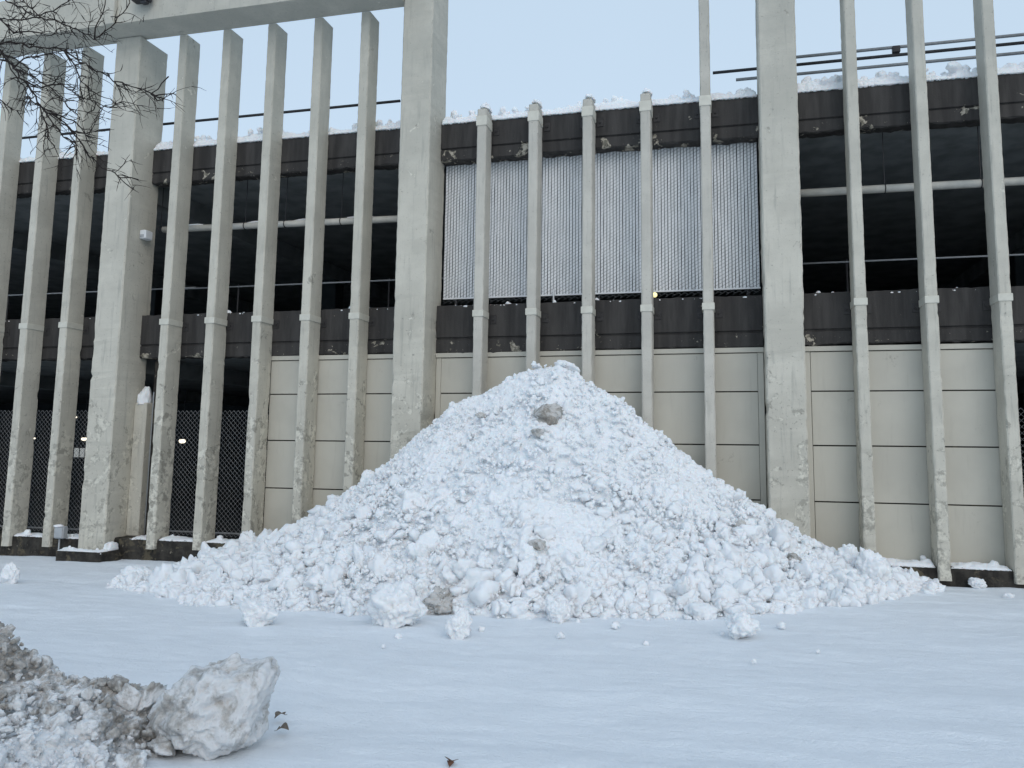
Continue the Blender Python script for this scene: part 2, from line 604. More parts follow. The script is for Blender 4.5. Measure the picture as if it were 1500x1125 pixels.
def weld(name, parts, voxel, mat, disp=((9.0, 0.03), (22.0, 0.012)), smooth_it=0, grain=0.010, grain_scale=20.0, extra=()):
    """join overlapping closed lumps into one continuous snow surface"""
    Vs, Fs, n = [], [], 0
    for V, Fq in parts:
        Vs.append(V)
        Fs.append(Fq + n)
        n += len(V)
    me = np_mesh(name + '_raw', np.concatenate(Vs), np.concatenate(Fs))
    o = bpy.data.objects.new(name, me)
    COL.objects.link(o)
    rm = o.modifiers.new('weld', 'REMESH')
    rm.mode = 'VOXEL'
    rm.voxel_size = voxel
    if smooth_it:
        sm = o.modifiers.new('soft', 'SMOOTH')
        sm.factor = 0.5
        sm.iterations = smooth_it
    dg = bpy.context.evaluated_depsgraph_get()
    dg.update()
    new = bpy.data.meshes.new_from_object(o.evaluated_get(dg))
    new.name = name
    o.modifiers.clear()
    nv = len(new.vertices)
    co = np.empty(nv * 3, dtype=np.float32)
    new.vertices.foreach_get('co', co)
    no = np.empty(nv * 3, dtype=np.float32)
    new.vertex_normals.foreach_get('vector', no)
    co, no = co.reshape(-1, 3).astype(float), no.reshape(-1, 3).astype(float)
    h = grain * fbm(co, grain_scale, 3, 77, 0.6)
    wp = co + 0.25 / disp[0][0] * np.stack([vnoise(co, disp[0][0], 301), vnoise(co, disp[0][0], 302), vnoise(co, disp[0][0], 303)], -1)
    md = np.clip(0.55 + 0.9 * fbm(co, disp[0][0] * 0.14, 3, 55), 0.12, 1.25)
    for i, (scale, amp) in enumerate(disp):
        h = h + md * amp * (worley(wp, scale, 400 + 9 * i) ** 0.6 - 0.6)
    co += no * h[:, None]
    new.vertices.foreach_set('co', co.astype(np.float32).ravel())
    if extra:
        nl = len(new.loops)
        lv = np.empty(nl, dtype=np.int32)
        new.loops.foreach_get('vertex_index', lv)
        lt = np.empty(len(new.polygons), dtype=np.int32)
        new.polygons.foreach_get('loop_total', lt)
        ls = np.concatenate([[0], np.cumsum(lt)[:-1]])
        q4 = ls[lt == 4]
        q3 = ls[lt == 3]
        T = [np.stack([lv[q4], lv[q4 + 1], lv[q4 + 2]], -1), np.stack([lv[q4], lv[q4 + 2], lv[q4 + 3]], -1), np.stack([lv[q3], lv[q3 + 1], lv[q3 + 2]], -1)]
        Vx, k_ = [co], len(co)
        for Ve, Fe in extra:
            Vx.append(Ve)
            T.append(Fe + k_)
            k_ += len(Ve)
        bpy.data.meshes.remove(new)
        new = np_mesh(name, np.concatenate(Vx), np.concatenate(T))
    new.materials.clear()
    new.materials.append(mat)
    new.polygons.foreach_set('use_smooth', [True] * len(new.polygons))
    new.update()
    o.data = new
    bpy.data.meshes.remove(me)
    return o


def loose_block(name, x, ybase, w, h, mat, seed, rough=0.14, planes=17, sub=5, depth=0.9, Y=None, sink=0.22):
    """a lone snow block standing on the lawn (or at depth Y on something else)"""
    rg = np.random.default_rng(seed)
    p = at_ground(x, ybase) if Y is None else at(x, ybase, Y)
    k = px_size(p)
    W, H = w * k, h * k
    D, Fq = ICO[sub]
    nrm = rg.normal(size=(planes, 3))
    nrm /= np.linalg.norm(nrm, axis=1)[:, None]
    hh = rg.uniform(0.62, 0.88, planes)
    dots = D @ nrm.T
    r = np.minimum(np.where(dots > 0.05, hh / np.maximum(dots, 0.05), 9.0).min(axis=1), 0.97)
    V = D * r[:, None]
    of = rg.uniform(0, 40, 3)
    V = V * (1 + 1.3 * rough * fbm(D + of, 2.2, 6, gain=0.66)[:, None] + (0.06 * worley(D + of, 4.2, seed) - 0.04)[:, None])
    mn, mx = V.min(0), V.max(0)
    V = (V - (mn + mx) / 2) / (mx - mn)
    V = V * np.array([W, W * depth, H * (1 + sink)])
    a = YAW
    Rm = np.array([[math.cos(a), -math.sin(a), 0], [math.sin(a), math.cos(a), 0], [0, 0, 1]])
    V = V @ Rm.T
    me = np_mesh(name, V + np.array([0, 0, H * (1 + sink) / 2 - H * sink]), Fq)
    o = link(name, me, mat, None, True)
    o.location = p + np.array([0, W * depth * 0.35, 0])
    return o


# ------------------------------------------------------------------ snow covered lawn
def axis(core0, core1, step, far):
    core = np.arange(core0, core1 + step / 2, step)
    k = np.cumsum(0.12 * 1.35 ** np.arange(30))
    k = k[k < far]
    return np.concatenate([(core0 - k)[::-1], core, core1 + k])


gx, gy = axis(-4.5, 19, 0.045, 420), axis(-13.5, 0.7, 0.04, 420)
GX, GY = np.meshgrid(gx, gy, indexing='ij')
P = np.stack([GX.ravel(), GY.ravel(), np.zeros(GX.size)], -1)
Zg = ground_z(P[:, 0], P[:, 1])
Zg = Zg + 0.030 * vnoise(P * np.array([0.35, 0.8, 1]), 1.0, 3) + 0.016 * vnoise(P * np.array([0.55, 2.3, 1]), 1.2, 5)
warp = P + 0.25 * np.stack([vnoise(P, 0.9, 31), vnoise(P, 0.9, 32), 0 * P[:, 0]], -1)
Zg = Zg + 0.0085 * vnoise(warp * np.array([1.0, 3.0, 1]), 1.7, 8) + 0.006 * vnoise(warp * np.array([2.2, 5.5, 1]), 2.2, 9) + 0.002 * vnoise(P, 11.0, 10)
idx = np.arange(GX.size).reshape(GX.shape)
q = np.stack([idx[:-1, :-1], idx[1:, :-1], idx[1:, 1:], idx[:-1, 1:]], -1).reshape(-1, 4)
gm = np_mesh('snow_ground', np.stack([P[:, 0], P[:, 1], Zg], -1), q)
tag(link('snow_ground', gm, M_GROUND, None, True), kind='structure')

# ------------------------------------------------------------------ the parking garage
Z_ROOF, Z_RB = 7.13, 6.42           # roof spandrel top and bottom
Z_1T, Z_1B = 3.82, 3.00             # first level spandrel
Y_SP = 0.393
G = empty('parking_garage', (6.0, 0.4, -0.6))
tag(G, 'concrete parking garage with tall vertical fins, columns and dark spandrel bands behind the snow pile', 'parking garage')


def rough_prism(prof, z0, z1, step, amp, chip, seed, mat, name, parent, tilt=0.0):
    """upright prism over a plan outline, edges slightly worn and chipped"""
    rg = np.random.default_rng(seed)
    n = max(2, int((z1 - z0) / step))
    prof = np.array(prof)
    k = len(prof)
    V = []
    chips = [(rg.integers(0, k), rg.uniform(z0, max(z0 + 0.1, min(z1, 4.0))), rg.uniform(0.03, 0.12), rg.uniform(0.0, 1.0) * chip) for _ in range(int((z1 - z0) * 2.2))]
    cen = prof.mean(0)
    zs = np.linspace(z0, z1, n + 1)
    for z in zs:
        pr = prof.copy()
        j = rg.normal(0, amp, (k, 2))
        pr = pr + j
        for c, cz, cl, cd in chips:
            if abs(z - cz) < cl:
                for ci in (c, (c + 1) % k):
                    dv = cen - pr[ci]
                    pr[ci] = pr[ci] + dv / np.linalg.norm(dv) * cd
        for p in pr:
            V.append((p[0] + tilt * (z - 4), p[1], z))
    F = [tuple(range(k - 1, -1, -1)), tuple(range(n * k, (n + 1) * k))]
    for i in range(n):
        for a in range(k):
            b = (a + 1) % k
            F.append((i * k + a, i * k + b, (i + 1) * k + b, (i + 1) * k + a))
    return MB().add(V, F).build(name, mat, parent)


def chamfer_rect(x0, x1, y0, y1, c):
    return [(x0 + c, y0), (x1 - c, y0), (x1, y0 + c), (x1, y1 - c), (x1 - c, y1), (x0 + c, y1), (x0, y1 - c), (x0, y0 + c)]


# columns
COLX = {-6: (-6.30, -5.73), 0: (-0.276, 0.288), 6: (5.708, 6.262), 12: (11.708, 12.274), 18: (17.71, 18.28)}
for k, (x0, x1) in COLX.items():
    top = 9.18 if k <= 0 else 10.9
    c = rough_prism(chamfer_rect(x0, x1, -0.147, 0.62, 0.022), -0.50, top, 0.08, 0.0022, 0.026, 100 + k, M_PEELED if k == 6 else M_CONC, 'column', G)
    c['label'] = {0: 'wide concrete column with conduit and white lamp on its right side', 6: 'wide concrete column with peeling paint behind the left slope of the pile',
                  12: 'wide concrete column with flaked patches near its top and foot, right of the pile'}.get(k, 'wide concrete column')
# fins: front left edge x, width, depth, top, bottom, cladding
FINS = []
for k, x in ((-5, -4.95), (-4, -4.03), (-3, -3.075), (-2, -2.122), (-1, -1.203), (1, 1.027), (2, 1.978), (3, 2.932), (4, 3.884), (5, 4.822)):
    FINS.append((k, x, 0.175, 0.40, 9.18, -0.51 + 0.022 * (k + 1) if k < 3 else -0.42, M_PEELED if k > 0 else M_CONC))
for k, x in ((7, 7.063), (8, 7.970), (9, 8.891), (10, 9.844)):
    FINS.append((k, x, 0.162, 0.34, 7.14, -0.40, M_CLAD))
FINS.append((11, 10.798, 0.162, 0.34, 10.9, -0.40, M_CLAD))
for k, x in ((13, 13.005), (14, 13.974), (15, 14.938), (16, 15.91), (17, 16.86)):
    FINS.append((k, x, 0.165, 0.40, 10.9, -0.385, M_CONC))


def collar(fin, x0, w, d, z, h=0.10):
    b = MB()
    e = 0.014
    b.box(x0 - e, x0 + w + e, -e, d - 0.02, z - h / 2, z + h / 2, 0.005)
    return b.build('collar', M_COLLAR, fin)


def bracket(fin, xa, xb, z):
    b = MB()
    b.box(xa, xb, Y_SP - 0.012, Y_SP - 0.001, z - 0.075, z + 0.075, 0.003)
    cx = (xa + xb) / 2
    b.tube([(cx, Y_SP - 0.012, z), (cx, Y_SP - 0.032, z)], 0.018, 6)
    return b.build('bracket', M_PLATE, fin)


for k, x, w, d, zt, zb, mt in FINS:
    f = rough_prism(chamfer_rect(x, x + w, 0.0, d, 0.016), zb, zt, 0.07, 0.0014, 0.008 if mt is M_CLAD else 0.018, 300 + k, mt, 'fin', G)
    if 7 <= k <= 10:
        f['label'] = 'short clad fin cut off at roof level with a broken top'
    elif k == 11:
        f['label'] = 'tall slim clad fin rising past the roof beside the gap'
    else:
        f['label'] = 'tall concrete fin with worn edges and patchy paint'
    levels = [3.62 if k < 7 else 3.60]
    if 7 <= k <= 11:
        levels.append(6.93)
    for z in levels:
        collar(f, x, w, d, z, 0.11 if z < 5 else 0.17)
        bracket(f, x - 0.105, x - 0.016, z - 0.05)
        bracket(f, x + w + 0.016, x + w + 0.125, z - 0.05)
    if 7 <= k <= 10:
        rg = np.random.default_rng(k)
        V, Fq = chunk(rg, 0.125, 3, 12, 0.2)
        V = V * np.array([0.62, 1.15, 0.7]) + np.array([x + w / 2, 0.18, 7.15])
        link('broken_top', np_mesh('broken_top', V, Fq), M_CONC, f, True)


def spandrel(x0, x1, zb, zt, seed):
    """painted edge beam: tall upper face, a groove, a lower lip and a worn bottom edge"""
    rg = np.random.default_rng(seed)
    h = zt - zb
    n = int((x1 - x0) / 0.06)
    prof = [(Y_SP, zt), (Y_SP, zb + h * 0.325), (Y_SP + 0.03, zb + h * 0.305), (Y_SP + 0.03, zb + h * 0.285), (Y_SP + 0.006, zb + h * 0.27),
            (Y_SP + 0.006, zb + 0.02), (Y_SP + 0.03, zb), (Y_SP + 0.24, zb), (Y_SP + 0.24, zt)]
    k = len(prof)
    V = []
    xs = np.linspace(x0, x1, n + 1)
    w1 = np.cumsum(rg.normal(0, 0.004, n + 1))
    w1 -= np.linspace(w1[0], w1[-1], n + 1)
    for i, xx in enumerate(xs):
        for j, (yy, zz) in enumerate(prof):
            dz = 0.35 * w1[i] + rg.normal(0, 0.003) if j in (0, 8) else (rg.normal(0, 0.007) + 0.8 * w1[i] if j in (5, 6, 7) else 0)
            V.append((xx, yy, zz + dz))
    F = [tuple(range(k)), tuple(range(n * k + k - 1, n * k - 1, -1))]
    for i in range(n):
        for a in range(k):
            b = (a + 1) % k
            F.append((i * k + a, (i + 1) * k + a, (i + 1) * k + b, i * k + b))
    return MB().add(V, F).build('spandrel_beam', M_SPAN, G)


BAYS = [(-5.72, -0.284), (0.296, 5.700), (6.270, 11.700), (12.282, 17.70)]
for i, (a, b) in enumerate(BAYS):
    s1 = spandrel(a, b, Z_RB, Z_ROOF, 40 + i)
    s1['label'] = 'dark roof level edge beam with flaking cream spots'
    s2 = spandrel(a, b, Z_1B, Z_1T, 60 + i)
    s2['label'] = 'dark first level edge beam'

# floors, ceilings and back wall of the open decks
IB = 17.0
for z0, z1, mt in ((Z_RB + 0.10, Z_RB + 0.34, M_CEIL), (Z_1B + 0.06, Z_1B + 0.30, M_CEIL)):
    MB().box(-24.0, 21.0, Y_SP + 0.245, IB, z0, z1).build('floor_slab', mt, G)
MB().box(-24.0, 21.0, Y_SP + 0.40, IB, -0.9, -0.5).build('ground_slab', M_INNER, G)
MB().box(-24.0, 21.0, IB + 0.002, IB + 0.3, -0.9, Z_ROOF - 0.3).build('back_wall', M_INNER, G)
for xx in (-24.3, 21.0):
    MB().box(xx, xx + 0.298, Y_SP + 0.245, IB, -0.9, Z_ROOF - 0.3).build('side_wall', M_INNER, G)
# cross beams under the slabs, on the column lines
for x0, x1 in COLX.values():
    for z0, z1 in ((Z_RB - 0.30, Z_RB + 0.098), (Z_1B - 0.26, Z_1B + 0.058)):
        MB().box(x0 + 0.1, x1 - 0.1, Y_SP + 0.26, IB - 0.01, z0, z1).build('cross_beam', M_CEIL, G)
    for yy in (8.0,):
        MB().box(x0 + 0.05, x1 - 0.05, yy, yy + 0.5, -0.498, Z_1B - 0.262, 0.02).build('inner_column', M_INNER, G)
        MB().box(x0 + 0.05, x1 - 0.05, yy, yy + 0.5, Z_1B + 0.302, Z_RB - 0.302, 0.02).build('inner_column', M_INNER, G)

# beige cladding panels of the ground floor
JZ = [-0.20, 0.635, 1.475, 2.302, 2.915]
YP = 0.425


def panel_bay(x0, x1, ends):
    MB().box(x0, x1, YP + 0.035, YP + 0.09, -0.25, 2.99).build('panel_backing', M_PLINTH, G)
    for r in range(4):
        z0 = JZ[r] + (0.010 if r else 0)
        z1 = JZ[r + 1] - 0.010
        MB().box(x0 + ends[0], x1 - ends[1], YP, YP + 0.033, z0, z1, 0.003).build('wall_panel', M_PANEL, G)
    MB().box(x0, x1, YP - 0.022, YP + 0.034, 2.918, 2.994, 0.003).build('panel_trim', M_PANEL, G)
    for e, xa in ((ends[0], x0), (ends[1], x1 - ends[1])):
        if e > 0.02:
            MB().box(xa + 0.004, xa + e - 0.006, YP + 0.004, YP + 0.034, -0.19, 2.912, 0.003).build('edge_strip', M_PANEL, G)


panel_bay(3.09, 5.705, (0.0, 0.09))
panel_bay(6.265, 11.705, (0.10, 0.10))
panel_bay(12.277, 15.03, (0.12, 0.0))

# plinth under the facade, broken at the columns
for i, (a, b) in enumerate(BAYS):
    zt = (-0.335, -0.30, -0.25, -0.205)[i]
    n = 90
    rg = np.random.default_rng(70 + i)
    V, F = [], []
    for j in range(n + 1):
        xx = a + (b - a) * j / n
        e = rg.normal(0, 0.008, 4)
        V += [(xx, 0.10 + e[0], -1.3), (xx, 0.085 + e[1], zt - 0.03), (xx, 0.11 + e[2], zt + e[3] * 0.5), (xx, 0.60, zt)]
    for j in range(n):
        for c in range(3):
            F.append((j * 4 + c, j * 4 + 4 + c, j * 4 + 5 + c, j * 4 + 1 + c))
    MB().add(V, F).build('plinth', M_PLINTH, G)
for k, (x0, x1) in COLX.items():
    zt = {-6: -0.52, 0: -0.50, 6: -0.44, 12: -0.40, 18: -0.36}[k]
    rough_prism(chamfer_rect(x0 - 0.20, x1 + 0.20, -0.42, 0.30, 0.03), -1.3, zt, 0.06, 0.006, 0.03, 500 + k, M_PLINTH, 'footing', G)

# short post beside the left column with the snow cone
pA, pB = at(187, 600, 0.40), at(213, 600, 0.40)
ZPOST = at(200, 590, 0.40)[2]
MB().box(0.292, 0.56, 0.36, 0.60, -0.30, ZPOST, 0.015).build('side_post', M_CONC, G)
MB().box(0.56, 0.68, 0.50, 0.60, -0.30, 2.95, 0.01).build('side_pilaster', M_PLINTH, G)

# lintel beam over the left bay
ZB = 9.20
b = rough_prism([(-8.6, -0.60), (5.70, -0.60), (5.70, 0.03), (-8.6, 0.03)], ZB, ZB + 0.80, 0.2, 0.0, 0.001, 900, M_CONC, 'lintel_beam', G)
b['label'] = 'deep concrete beam carried on the fins and column at the top left'
MB().box(-0.10, 0.12, -0.68, -0.602, ZB - 0.03, ZB + 0.60, 0.01).build('beam_bracket', M_CONC, G)

# ------------------------------------------------------------------ things fixed to the garage
# floodlight on the lintel beam
p = at(207, 1, -0.75)
fl = empty('floodlight', p)
tag(fl, 'small black floodlight at the top of the lintel beam above the left column', 'floodlight')
MB().box(p[0] - 0.17, p[0] + 0.17, -0.84, -0.66, p[2] - 0.02, p[2] + 0.20, 0.02).build('housing', M_STEEL, fl)
MB().box(p[0] + 0.02, p[0] + 0.14, -0.80, -0.70, p[2] - 0.075, p[2] - 0.022, 0.015).build('sensor', M_STEEL, fl)
MB().box(p[0] - 0.04, p[0] + 0.04, -0.658, -0.603, p[2] + 0.04, p[2] + 0.14, 0.005).build('mount', M_STEEL, fl)


def h_pipe(name, label, x0, x1, z0, z1, Y, r, hang, seed, snow=True):
    e = empty(name, ((x0 + x1) / 2, Y, z0))
    tag(e, label, 'pipe')
    MB().tube([(x0, Y, z0), (x1, Y, z1)], r, 14).build('tube', M_PIPE, e, True)
    for hx in hang:
        z = z0 + (z1 - z0) * (hx - x0) / (x1 - x0)
        hb = MB()
        ring = [(hx, Y + (r + 0.006) * math.cos(a), z + (r + 0.006) * math.sin(a)) for a in np.linspace(0, 2 * math.pi, 15)]
        hb.tube(ring, 0.009, 5, False)
        hb.tube([(hx, Y, z + r), (hx, Y, Z_RB + 0.10)], 0.008, 5)
        hb.build('hanger', M_STEEL, e)
    return e


YPI = 0.78
a0, a1 = at(232, 337, YPI), at(581, 321, YPI)
h_pipe('drain_pipe', 'white horizontal pipe hung behind the fins left of the pile', 0.32, 5.69, a0[2], a1[2], YPI, 0.062, [at(236, 330, YPI)[0], 2.15, at(418, 328, YPI)[0], at(500, 325, YPI)[0]], 1)
b0, b1 = at(1176, 283, YPI), at(1500, 265, YPI)
h_pipe('drain_pipe', 'white horizontal pipe hung behind the fins right of the pile', 12.30, 17.6, b0[2], b0[2] + (b1[2] - b0[2]) * 1.6, YPI, 0.064, [at(1296, 275, YPI)[0], at(1437, 268, YPI)[0], 16.5], 2)
for (u0, u1, nm, lb, kk) in ((0.31, 5.69, 'guard_cable', 'thin guard cable across the dark deck left of the pile', (240, 423, 575, 412)),
                             (-5.6, -0.3, 'guard_cable', 'snow dusted guard cable across the dark deck at the far left', (60, 431, 140, 427)),
                             (12.3, 17.6, 'guard_cable', 'thin guard cable across the dark deck right of the pile', (1177, 388, 1500, 371))):
    q0, q1 = at(kk[0], kk[1], 2.0), at(kk[2], kk[3], 2.0)
    zz = (q0[2] + q1[2]) / 2
    ce = empty(nm, ((u0 + u1) / 2, 2.0, zz))
    tag(ce, lb, 'cable')
    MB().tube([(u0 - 0.5, 2.0, zz), (u1 + 0.5, 2.0, zz)], 0.017, 6).build('cable', M_BOX, ce, True)
    for xx in np.arange(u0 + 0.9, u1, 3.4):
        MB().tube([(xx, 2.04, Z_1B + 0.3), (xx, 2.04, zz + 0.05)], 0.018, 6).build('stanchion', M_STEEL, ce)

# roof railings
YR = 0.95


def rail(name, label, segs, mats, rad, posts):
    c = at(*segs[0][0], YR)
    e = empty(name, c)
    tag(e, label, 'railing')
    for (p0, p1), mt in zip(segs, mats):
        q0, q1 = at(*p0, YR), at(*p1, YR)
        zz = (q0[2] + q1[2]) / 2
        MB().tube([(q0[0], YR, zz), (q1[0], YR, zz)], rad, 10).build('rail', mt, e, True)
    for px_ in posts:
        q = at(*px_, YR)
        MB().tube([(q[0], YR + 0.04, Z_RB + 0.34), (q[0], YR + 0.04, q[2])], 0.02, 8).build('post', M_STEEL, e)
    return e


rail('roof_railing', 'single dark pipe railing along the roof edge left of the pile', [((-60, 206), (586, 154))], [M_STEEL], 0.026, [(160, 187), (546, 157)])
rr = rail('roof_railing', 'three rail roof railing with grey and dark pipes on the right', [((1109, 88), (1640, 38)), ((1044, 104), (1640, 52)), ((1078, 115), (1640, 66))],
          [M_RAILGREY, M_STEEL, M_RAILGREY], 0.026, [(1140, 88), (1450, 58)])
q = at(1313, 73, YR - 0.03)
MB().box(q[0] - 0.06, q[0] + 0.06, YR - 0.05, YR + 0.03, q[2] - 0.04, q[2] + 0.07, 0.008).build('clamp', M_STEEL, rr)


# chain link fences
def zigzag(mb, x0, x1, z0, z1, Y, pitch, hgt, rad, sides=4):
    n = int(round((x1 - x0) / pitch))
    p = (x1 - x0) / n
    nz = int((z1 - z0) / hgt)
    for i in range(n):
        s = 1 if i % 2 == 0 else -1
        pts = []
        for j in range(nz + 1):
            o = 0.5 * p * (1.04 if j % 2 == 0 else -0.04) * 1.0
            xx = x0 + i * p + (p * 1.02 if (j + i) % 2 == 0 else -p * 0.02)
            pts.append((xx, Y + (0.004 if (i + j) % 2 else -0.004), z0 + j * hgt))
        mb.tube(pts, rad, sides, False)


def chain_fence(label, x0, x1, z0, z1, Y):
    e = empty('chain_link_fence', ((x0 + x1) / 2, Y, z0))
    tag(e, label, 'fence')
    b = MB()
    zigzag(b, x0, x1, z0, z1, Y, 0.046, 0.046, 0.0042, 4)
    b.build('wire_mesh', M_GALV, e)
    MB().tube([(x0, Y + 0.03, z0 + 0.06), (x1, Y + 0.03, z0 + 0.06)], 0.018, 8).build('bottom_rail', M_GALV, e)
    for xx in np.linspace(x0 + 0.1, x1 - 0.02, max(2, int((x1 - x0) / 2.4))):
        MB().tube([(xx, Y + 0.045, z0 - 0.05), (xx, Y + 0.045, z1 - 0.03)], 0.024, 8).build('post', M_GALV, e)
    return e


ZF = at(270, 598, 0.66)[2]
chain_fence('galvanised chain link fence in the dark opening right of the column with the conduit', 0.70, 3.08, -0.28, ZF, 0.66)
chain_fence('galvanised chain link fence in the dark opening at the far left', -5.6, -0.29, -0.32, ZF, 0.66)
chain_fence('galvanised chain link fence at the right edge beyond the last beige panel', 15.06, 17.65, -0.2, ZF, 0.66)

# white slatted privacy fence on the deck behind the clad fins
YS = 0.665
zs0, zs1 = at(880, 434, YS)[2], Z_RB + 0.08
SF = empty('slat_fence', (9.0, YS, zs0))
tag(SF, 'chain link fence woven with white privacy slats above the snow pile', 'fence')
n = 100
pt = (11.69 - 6.28) / n
b = MB()
rg = np.random.default_rng(5)
for i in range(n):
    xa = 6.28 + i * pt
    w_ = pt * 0.80
    o = rg.normal(0, 0.0006)
    dz = rg.normal(0, 0.006)
    ya = YS + rg.normal(0, 0.002)
    tw = rg.normal(0, 0.0012)
    x0_, x1_ = xa + o, xa + o + w_
    V = []
    nz = 12
    for j in range(nz + 1):
        z = zs0 + 0.055 + dz + (zs1 - zs0 - 0.055) * j / nz
        s = 0.004 * math.sin(j * 1.7 + i) + 0.002 * rg.normal()
        V += [(x0_ + s * 0.4, ya - tw, z), (x1_ + s * 0.4, ya + tw, z), (x1_ + s * 0.4, ya + tw + 0.004, z), (x0_ + s * 0.4, ya - tw + 0.004, z)]
    F = [(3, 2, 1, 0), tuple(range(nz * 4, nz * 4 + 4))]
    for j in range(nz):
        for c in range(4):
            d_ = (c + 1) % 4
            F.append((j * 4 + c, j * 4 + d_, j * 4 + 4 + d_, j * 4 + 4 + c))
    b.add(V, F)
b.build('slats', M_SLAT, SF)
b = MB()
hz = 0.030
for i in range(n):
    xl = 6.28 + i * pt - pt * 0.12
    pts = []
    for j in range(int((zs1 - zs0 + 0.02) / hz)):
        z = zs0 - 0.05 + (j + i % 2) * hz
        front = j % 2 == 0
        pts.append((xl if front else xl + pt, YS + 0.002, z))
        for q_ in (0.18, 0.82):                      # over the slat on the way up to the right, behind it on the way back
            pts.append((xl + pt * (q_ if front else 1 - q_), YS - 0.007 if front else YS + 0.011, z + hz * q_))
    b.tube(pts, 0.0028, 4, False)
b.build('wire_mesh', M_WIREDARK, SF)
MB().box(6.28, 11.69, YS - 0.012, YS - 0.006, zs0 + 0.035, zs0 + 0.062, 0.001).build('bottom_strip', M_SLAT, SF)
for xx in (6.5, 9.05, 11.5):
    MB().tube([(xx, YS + 0.05, Z_1B + 0.30), (xx, YS + 0.05, zs1)], 0.03, 8).build('post', M_STEEL, SF)
q0, q1 = at(811, 441, YS - 0.04), at(811, 424, YS - 0.04)
MB().box(q0[0] - 0.013, q0[0] + 0.013, YS - 0.06, YS - 0.03, q0[2] - 0.08, q1[2], 0.003).build('stub_post', M_WHITEBOX, SF)

# small yellow lamp at the foot of the slatted fence
p = at(959, 432, 0.48)
yl = empty('marker_lamp', p)
tag(yl, 'small round yellow lamp at the bottom of the slatted fence beside a fin', 'lamp')
V, Fq = ICO[3]
link('bulb', np_mesh('bulb', V * 0.042 + p, Fq), M_YELLOW, yl, True)
MB().tube([(p[0], p[1] + 0.02, p[2] - 0.09), (p[0], p[1] + 0.02, p[2] - 0.04)], 0.02, 8).build('socket', M_STEEL, yl)

# white box lamp on the left column
p = at(216, 344, 0.25)
wb = empty('wall_lamp', p)
tag(wb, 'white box lamp fixed to the right side of the column above the snow cone', 'lamp')
MB().box(0.30, 0.44, 0.16, 0.36, p[2] - 0.09, p[2] + 0.08, 0.014).build('housing', M_WHITEBOX, wb)
MB().box(0.285, 0.299, 0.20, 0.32, p[2] - 0.06, p[2] + 0.05, 0.003).build('mount', M_STEEL, wb)
MB().box(0.33, 0.41, 0.142, 0.158, p[2] - 0.06, p[2] - 0.01, 0.004).build('lens', M_BOX, wb)

# grey conduit beside the post
cd_ = empty('conduit', (0.78, 0.55, 0.5))
tag(cd_, 'blue grey conduit running up the corner beside the short post', 'conduit')
cx, cy = at(222, 640, 0.52)[0], 0.52
zc = at(222, 575, 0.52)[2]
MB().tube([(cx, cy, -0.28), (cx, cy, zc), (cx + 0.02, cy + 0.03, zc + 0.12), (cx + 0.06, cy + 0.12, zc + 0.18)], 0.024, 8).build('tube', M_BOX, cd_, True)

# utility box at the bottom left
p = at(88, 780, -0.05)
ub = empty('utility_box', p)
tag(ub, 'small grey electrical box on a thin conduit beside the fin at bottom left', 'electrical box')
MB().box(p[0] - 0.105, p[0] + 0.095, -0.08, 0.035, p[2] - 0.11, p[2] + 0.11, 0.012).build('housing', M_BOX, ub)
MB().box(p[0] - 0.092, p[0] + 0.082, -0.094, -0.081, p[2] - 0.095, p[2] + 0.095, 0.006).build('cover', M_BOX, ub)
MB().tube([(p[0] - 0.02, -0.03, p[2] - 0.11), (p[0] - 0.02, -0.03, float(ground_z(p[0], 0)) - 0.05)], 0.014, 8).build('conduit', M_BOX, ub, True)

# lamps glowing inside the ground floor
for x, y, D, w, lb in ((267, 646, 9.0, 0.20, 'glowing ceiling lamp seen through the chain link between two fins near the beige panels'),
                       (123, 643, 9.0, 0.16, 'glowing ceiling lamp half hidden by the wide column at the left'),
                       (111, 611, 6.0, 0.07, 'small glowing lamp above the lit windows behind the far left fence'),
                       (50, 642, 9.0, 0.08, 'faint glowing lamp behind the fence at the left edge')):
    p = at(x, y, D)
    le = empty('ceiling_lamp', p)
    tag(le, lb, 'lamp', 'lamps glowing inside the garage')
    V, Fq = ICO[3]
    link('diffuser', np_mesh('diffuser', V * np.array([w / 2, w / 2, w * 0.36]) + p, Fq), M_LAMP, le, True)
    MB().tube([(p[0], p[1], p[2] + w * 0.3), (p[0], p[1], Z_1B + 0.06)], 0.012, 6).build('stem', M_STEEL, le)
    MB().tube([(p[0], p[1], p[2] + w * 0.26), (p[0], p[1], p[2] + w * 0.40)], [w * 0.55, w * 0.3], 10).build('hood', M_STEEL, le)
p = at(115, 663, IB - 0.05)
wi = empty('lit_window', p)
tag(wi, 'pair of pale lit windows deep inside the garage left of the wide column', 'window')
for dx in (-0.14, 0.16):
    MB().box(p[0] + dx - 0.11, p[0] + dx + 0.11, IB - 0.03, IB - 0.005, p[2] - 0.20, p[2] + 0.20).build('pane', M_WINDOW, wi)
MB().box(p[0] - 0.31, p[0] + 0.33, IB - 0.028, IB - 0.002, p[2] + 0.202, p[2] + 0.24).build('frame', M_STEEL, wi)


